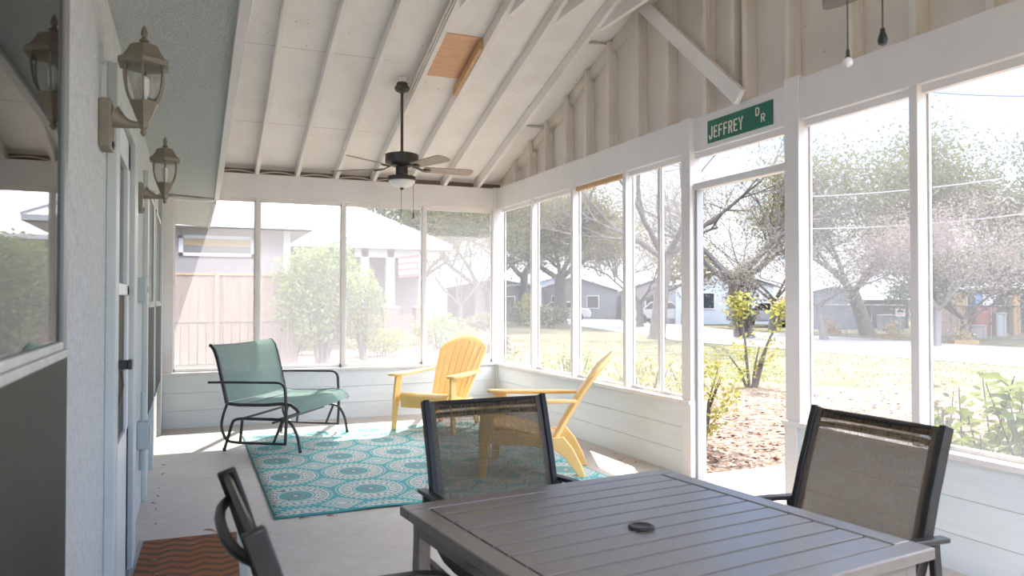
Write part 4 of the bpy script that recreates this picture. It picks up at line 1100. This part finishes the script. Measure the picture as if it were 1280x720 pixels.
t = gable_house('far_house', 'dark brown house behind the teal carport', *at(618, 66), math.radians(-20), 8, 6, 2.5, .8, 'darkwall', 'greyhouse', wins=((1, 1.4, 1.3, 1.0),))
def car(label, x, y, rz, paint):
    t = thing('parked_car', label, 'car', (x, y, G), rz)
    sec = [(-2.1, .35), (-2.15, .62), (-2.0, .82), (-1.35, .92), (-.75, 1.42), (.75, 1.45), (1.35, .98), (2.0, .88), (2.15, .62), (2.1, .32)]
    b = MB().prism([(px, -.8, pz) for px, pz in sec], (0, 1.6, 0)).build('body', paint, t, 30, bevel=.06)
    g = MB()
    for s in (-.805, .795): g.prism([(-1.15, s, .95), (-.70, s, 1.36), (.70, s, 1.38), (1.15, s, 1.0)], (0, .01, 0))
    g.build('window', 'carglass', t, 0)
    for xx in (-1.3, 1.3):
        for s in (-.82, .62): MB().lathe([(.1, 0), (.31, .0), (.33, .04), (.33, .16), (.31, .2), (.1, .2)], 18).xf(Matrix.Translation((xx, s+.2, .33)) @ Matrix.Rotation(PI/2, 4, 'X')).build('wheel', 'tire', t)
car('white car parked across the road behind the bare oak', *at(832, 50), math.radians(-55), 'carpaint')
car('white car parked by the clipped green bush', *at(702, 56), math.radians(-30), 'carpaint')
car('pale car parked between the slim pink tree and the doorway post', *at(958, 44), math.radians(-20), 'carpaint')
# chain link fence
A = V(*at(1000, 36.5), 0); B = V(*at(1330, 27), 0)
t = thing('chain_link_fence', 'galvanised chain link fence with pale top rail along the road verge', 'fence', (A.x, A.y, G))
L = (B-A).length; D = (B-A).normalized(); n = 9
MB().tube([V(0, 0, 1.30), D*L+V(0, 0, 1.30)], .032, 8).build('top_rail', 'galv', t)
MB().obox(V(0, 0, .65), D*L+V(0, 0, .65), .006, 1.26).build('wire_mesh', 'chainlink', t, 0)
for k in range(n+1): MB().tube([D*L*k/n, D*L*k/n+V(0, 0, 1.34)], .03, 8).build('fence_post', 'galv', t)
x, y = at(1125, 31.6)
t = thing('yard_sign', 'small white yard sign with dark red figures before the chain link fence', 'sign', (x, y, G), math.radians(-32))
MB().box(-.02, .02, -.01, .01, 0, 1.0).build('stake', 'galv', t, 0)
MB().box(-.19, .19, -.03, -.012, .85, 1.17).build('sign_board', 'housewhite', t, 0)
for s in (-.07, .07):
    MB().lathe([(.055, 0), (.055, .012)], 12).xf(Matrix.Translation((s, -.03, 1.06)) @ Matrix.Rotation(PI/2, 4, 'X')).build('sign_mark', 'black', t)
    MB().box(s-.045, s+.045, -.042, -.03, .93, .97).build('sign_mark', 'flagred', t, 0)
for i, (u, d, lab) in enumerate(((1038, 35.0, 'low timber planter of pale flowers nearest the white shed'), (1115, 31.2, 'low timber planter of peach flowers beneath the yard sign'), (1203, 26.6, 'low timber planter of peach flowers at right on the road verge'))):
    x, y = at(u, d); t = thing('flower_planter', lab, 'planter', (x, y, G), math.radians(-30), 'planters on the road verge')
    m = MB()
    for (a, b, c, e) in ((-.40, .40, -.30, -.26), (-.40, .40, .26, .30), (-.40, -.36, -.26, .26), (.36, .40, -.26, .26)): m.box(a, b, c, e, 0, .14)
    m.build('timber_box', 'orangebox', t, 0)
    f = MB(); pts = [V(random.gauss(0, .17), random.gauss(0, .14), .10+abs(random.gauss(0, .27))) for _ in range(420)]
    leaves(f, pts, .09); f.build('flowers', 'flower', t, 0)
# yard clutter beyond the fence at right
def clutter(name, label, cat, u, d, w, h, dep, mat, z=0, lid=None):
    x, y = at(u, d); t = thing(name, label, cat, (x, y, G+z), math.radians(-32))
    MB().box(-w/2, w/2, -dep/2, dep/2, 0, h).build('body', mat, t, 0, bevel=.02)
    MB().box(-w/2-.03, w/2+.03, -dep/2-.03, dep/2+.03, h, h+.05).build('lid', lid or mat, t, 0, bevel=.01)
    for k in (-.3, .3): MB().box(w*k-.03, w*k+.03, -dep/2-.02, -dep/2, .05, h-.03).build('batten', lid or mat, t, 0)
    return t
clutter('lumber_stack', 'brown stacked lumber pile beneath the white tarp roof at right', 'lumber stack', 1176, 33, .95, 1.85, .8, 'woodfence')
clutter('ochre_crate', 'ochre board crate beside the lumber pile behind the fence', 'crate', 1197, 33, .40, 1.80, .6, 'orangebox')
clutter('blue_panel_box', 'blue covered box between the lumber pile and ochre crate', 'box', 1188, 33.3, .2, 1.75, .5, 'bluebox')
clutter('blue_panel_box', 'brighter blue box right of the ochre crate', 'box', 1220, 33.3, .24, 1.75, .5, 'bluebox')
clutter('white_panel_box', 'white panelled box right of the brighter blue box', 'box', 1229, 33.2, .26, 1.72, .5, 'housewhite')
clutter('white_panel_box', 'white panelled box above the rust red cabinet', 'box', 1237, 33.4, .26, 1.70, .5, 'housewhite')
clutter('rust_cabinet', 'rust red cabinet behind the chain link fence', 'cabinet', 1228, 32.4, .75, 1.25, .6, 'redbox')
clutter('garden_bench_box', 'pale block like garden bench in front of the rust cabinet', 'bench', 1222, 30.5, .5, .48, .4, 'slab')
clutter('garden_bin', 'pale grey bin right of the rust cabinet', 'bin', 1248, 32, .4, .95, .5, 'galv')
clutter('yellow_sheet_box', 'ochre draped box at the far right of the yard', 'box', 1268, 33, .3, 1.7, .4, 'orangebox')
clutter('dark_backdrop_shed', 'long dark shed wall behind the yard clutter at right', 'shed', 1250, 37, 5.0, 2.0, .8, 'darkwall')
clutter('dark_backdrop_shed', 'dark low wall behind the wide grey green tree', 'shed', 1090, 42, 3.6, 1.5, .5, 'darkwall')
clutter('grey_tank', 'squat grey tank beside the yard sign', 'tank', 1113, 38, 1.05, .75, .8, 'galv')
x, y = at(1180, 33); t = thing('tarp_roof', 'white sheet roof over the lumber pile', 'roof', (x, y, G), math.radians(-32))
MB().prism([(-.8, -.6, 1.95), (1.0, -.6, 2.0), (1.0, -.6, 2.12), (-.8, -.6, 2.08)], (0, 1.2, 0)).build('sheet', 'metalroof', t, 0)
for xx in (-.7, .9): MB().box(xx-.03, xx+.03, -.03, .03, 0, 2.0).build('post', 'galv', t, 0)
x, y = at(1126, 44); bush('conifer', 'blue green conifer behind the yard sign', x, y, .9, .9, 2.5, 'lf_teal', 900, .2)
x, y = at(975, 46); bush('pink_shrub', 'deep pink flowering shrub beside the slim pink tree', x, y, 1.2, 1.0, 1.9, 'lf_pink', 900, .18)
# overhead wires (each its own thing)
for i, (z0, z1, d0, d1, lab) in enumerate(((8.2, 9.6, 34, 24, 'highest dark overhead wire across the blue sky'), (7.3, 8.0, 34, 26, 'middle overhead wire across the blue sky'), (4.9, 5.5, 26, 20, 'pale overhead wire crossing the trees above the fence'), (3.1, 3.7, 26, 20, 'lowest pale overhead wire crossing the trees'))):
    a = V(*at(950, d0), z0); b = V(*at(1400, d1), z1)
    if i == 0: a = V(*at(1100, 24), zz(106, 24)); b = V(*at(1400, 24), zz(112, 24))
    if i == 1: a = V(*at(1000, 26), zz(138, 26)); b = V(*at(1400, 26), zz(137, 26))
    if i == 2: a = V(*at(1000, 26), zz(246, 26)); b = V(*at(1400, 26), zz(196, 26))
    if i == 3: a = V(*at(1000, 26), zz(286, 26)); b = V(*at(1400, 26), zz(248, 26))
    tag(MB().tube([a.lerp(b, k/12)-V(0, 0, .25*(1-(2*k/12-1)**2)) for k in range(13)], .02, 5).build('overhead_wire', 'bronze' if i == 0 else 'wire'), lab, 'wire', None)

# ------------------------------------------------------------------ light, sky, camera
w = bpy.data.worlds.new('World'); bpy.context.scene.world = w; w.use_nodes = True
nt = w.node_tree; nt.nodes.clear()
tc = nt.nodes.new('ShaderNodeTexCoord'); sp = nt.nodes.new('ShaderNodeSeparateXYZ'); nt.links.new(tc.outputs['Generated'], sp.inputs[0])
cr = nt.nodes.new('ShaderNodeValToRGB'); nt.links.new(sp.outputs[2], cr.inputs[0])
els = [(0, (.50, .515, .54)), (.10, (.45, .50, .56)), (.26, (.25, .41, .72)), (.44, (.24, .41, .78)), (.53, (2.85, 2.85, 2.95)), (.72, (2.85, 2.85, 2.95)), (.80, (.32, .45, .70)), (1., (.22, .34, .62))]  # bright band added above the visible sky to light the porch interior
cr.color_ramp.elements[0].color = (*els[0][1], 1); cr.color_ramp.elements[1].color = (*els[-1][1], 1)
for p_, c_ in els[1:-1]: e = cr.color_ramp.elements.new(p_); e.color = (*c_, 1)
# made-up sky gain opposite the sun, added to fill the porch interior
fill_gain = ramp(nt, X(nt, sp.outputs[1])*-1.0, .1, .75)*1.1+1.0
bg = nt.nodes.new('ShaderNodeBackground'); nt.links.new(fill_gain.s, bg.inputs[1])
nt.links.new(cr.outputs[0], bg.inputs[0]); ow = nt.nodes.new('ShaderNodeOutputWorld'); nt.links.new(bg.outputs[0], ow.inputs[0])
sl = bpy.data.lights.new('sun', 'SUN'); sl.energy = 4.1; sl.angle = math.radians(.6); sl.color = (1., .95, .87)
so = bpy.data.objects.new('sun', sl); C.objects.link(so); so.location = (6, 14, 20)
so.rotation_euler = V(-.29, -.70, -1.0).to_track_quat('-Z', 'Y').to_euler()
cam = bpy.data.cameras.new('camera'); cam.sensor_width = 36; cam.lens = 950/1280*36; cam.clip_end = 500; cam.clip_start = .02
cam.dof.use_dof = True; cam.dof.focus_distance = 5.0; cam.dof.aperture_fstop = 4.5
co = bpy.data.objects.new('camera', cam); C.objects.link(co); co.location = (0, 0, 1.3)
co.rotation_euler = (PI/2+math.atan(16/950), 0, -math.radians(23.0))
sc = bpy.context.scene; sc.camera = co
sc.view_settings.view_transform = 'Standard'; sc.view_settings.look = 'None'; sc.view_settings.gamma = 1; sc.view_settings.exposure = 1.72
sc.cycles.max_bounces = 14; sc.cycles.diffuse_bounces = 6; sc.cycles.transparent_max_bounces = 24; sc.cycles.use_denoising = True
sc.cycles.sample_clamp_indirect = 8; sc.cycles.caustics_reflective = False; sc.cycles.caustics_refractive = False
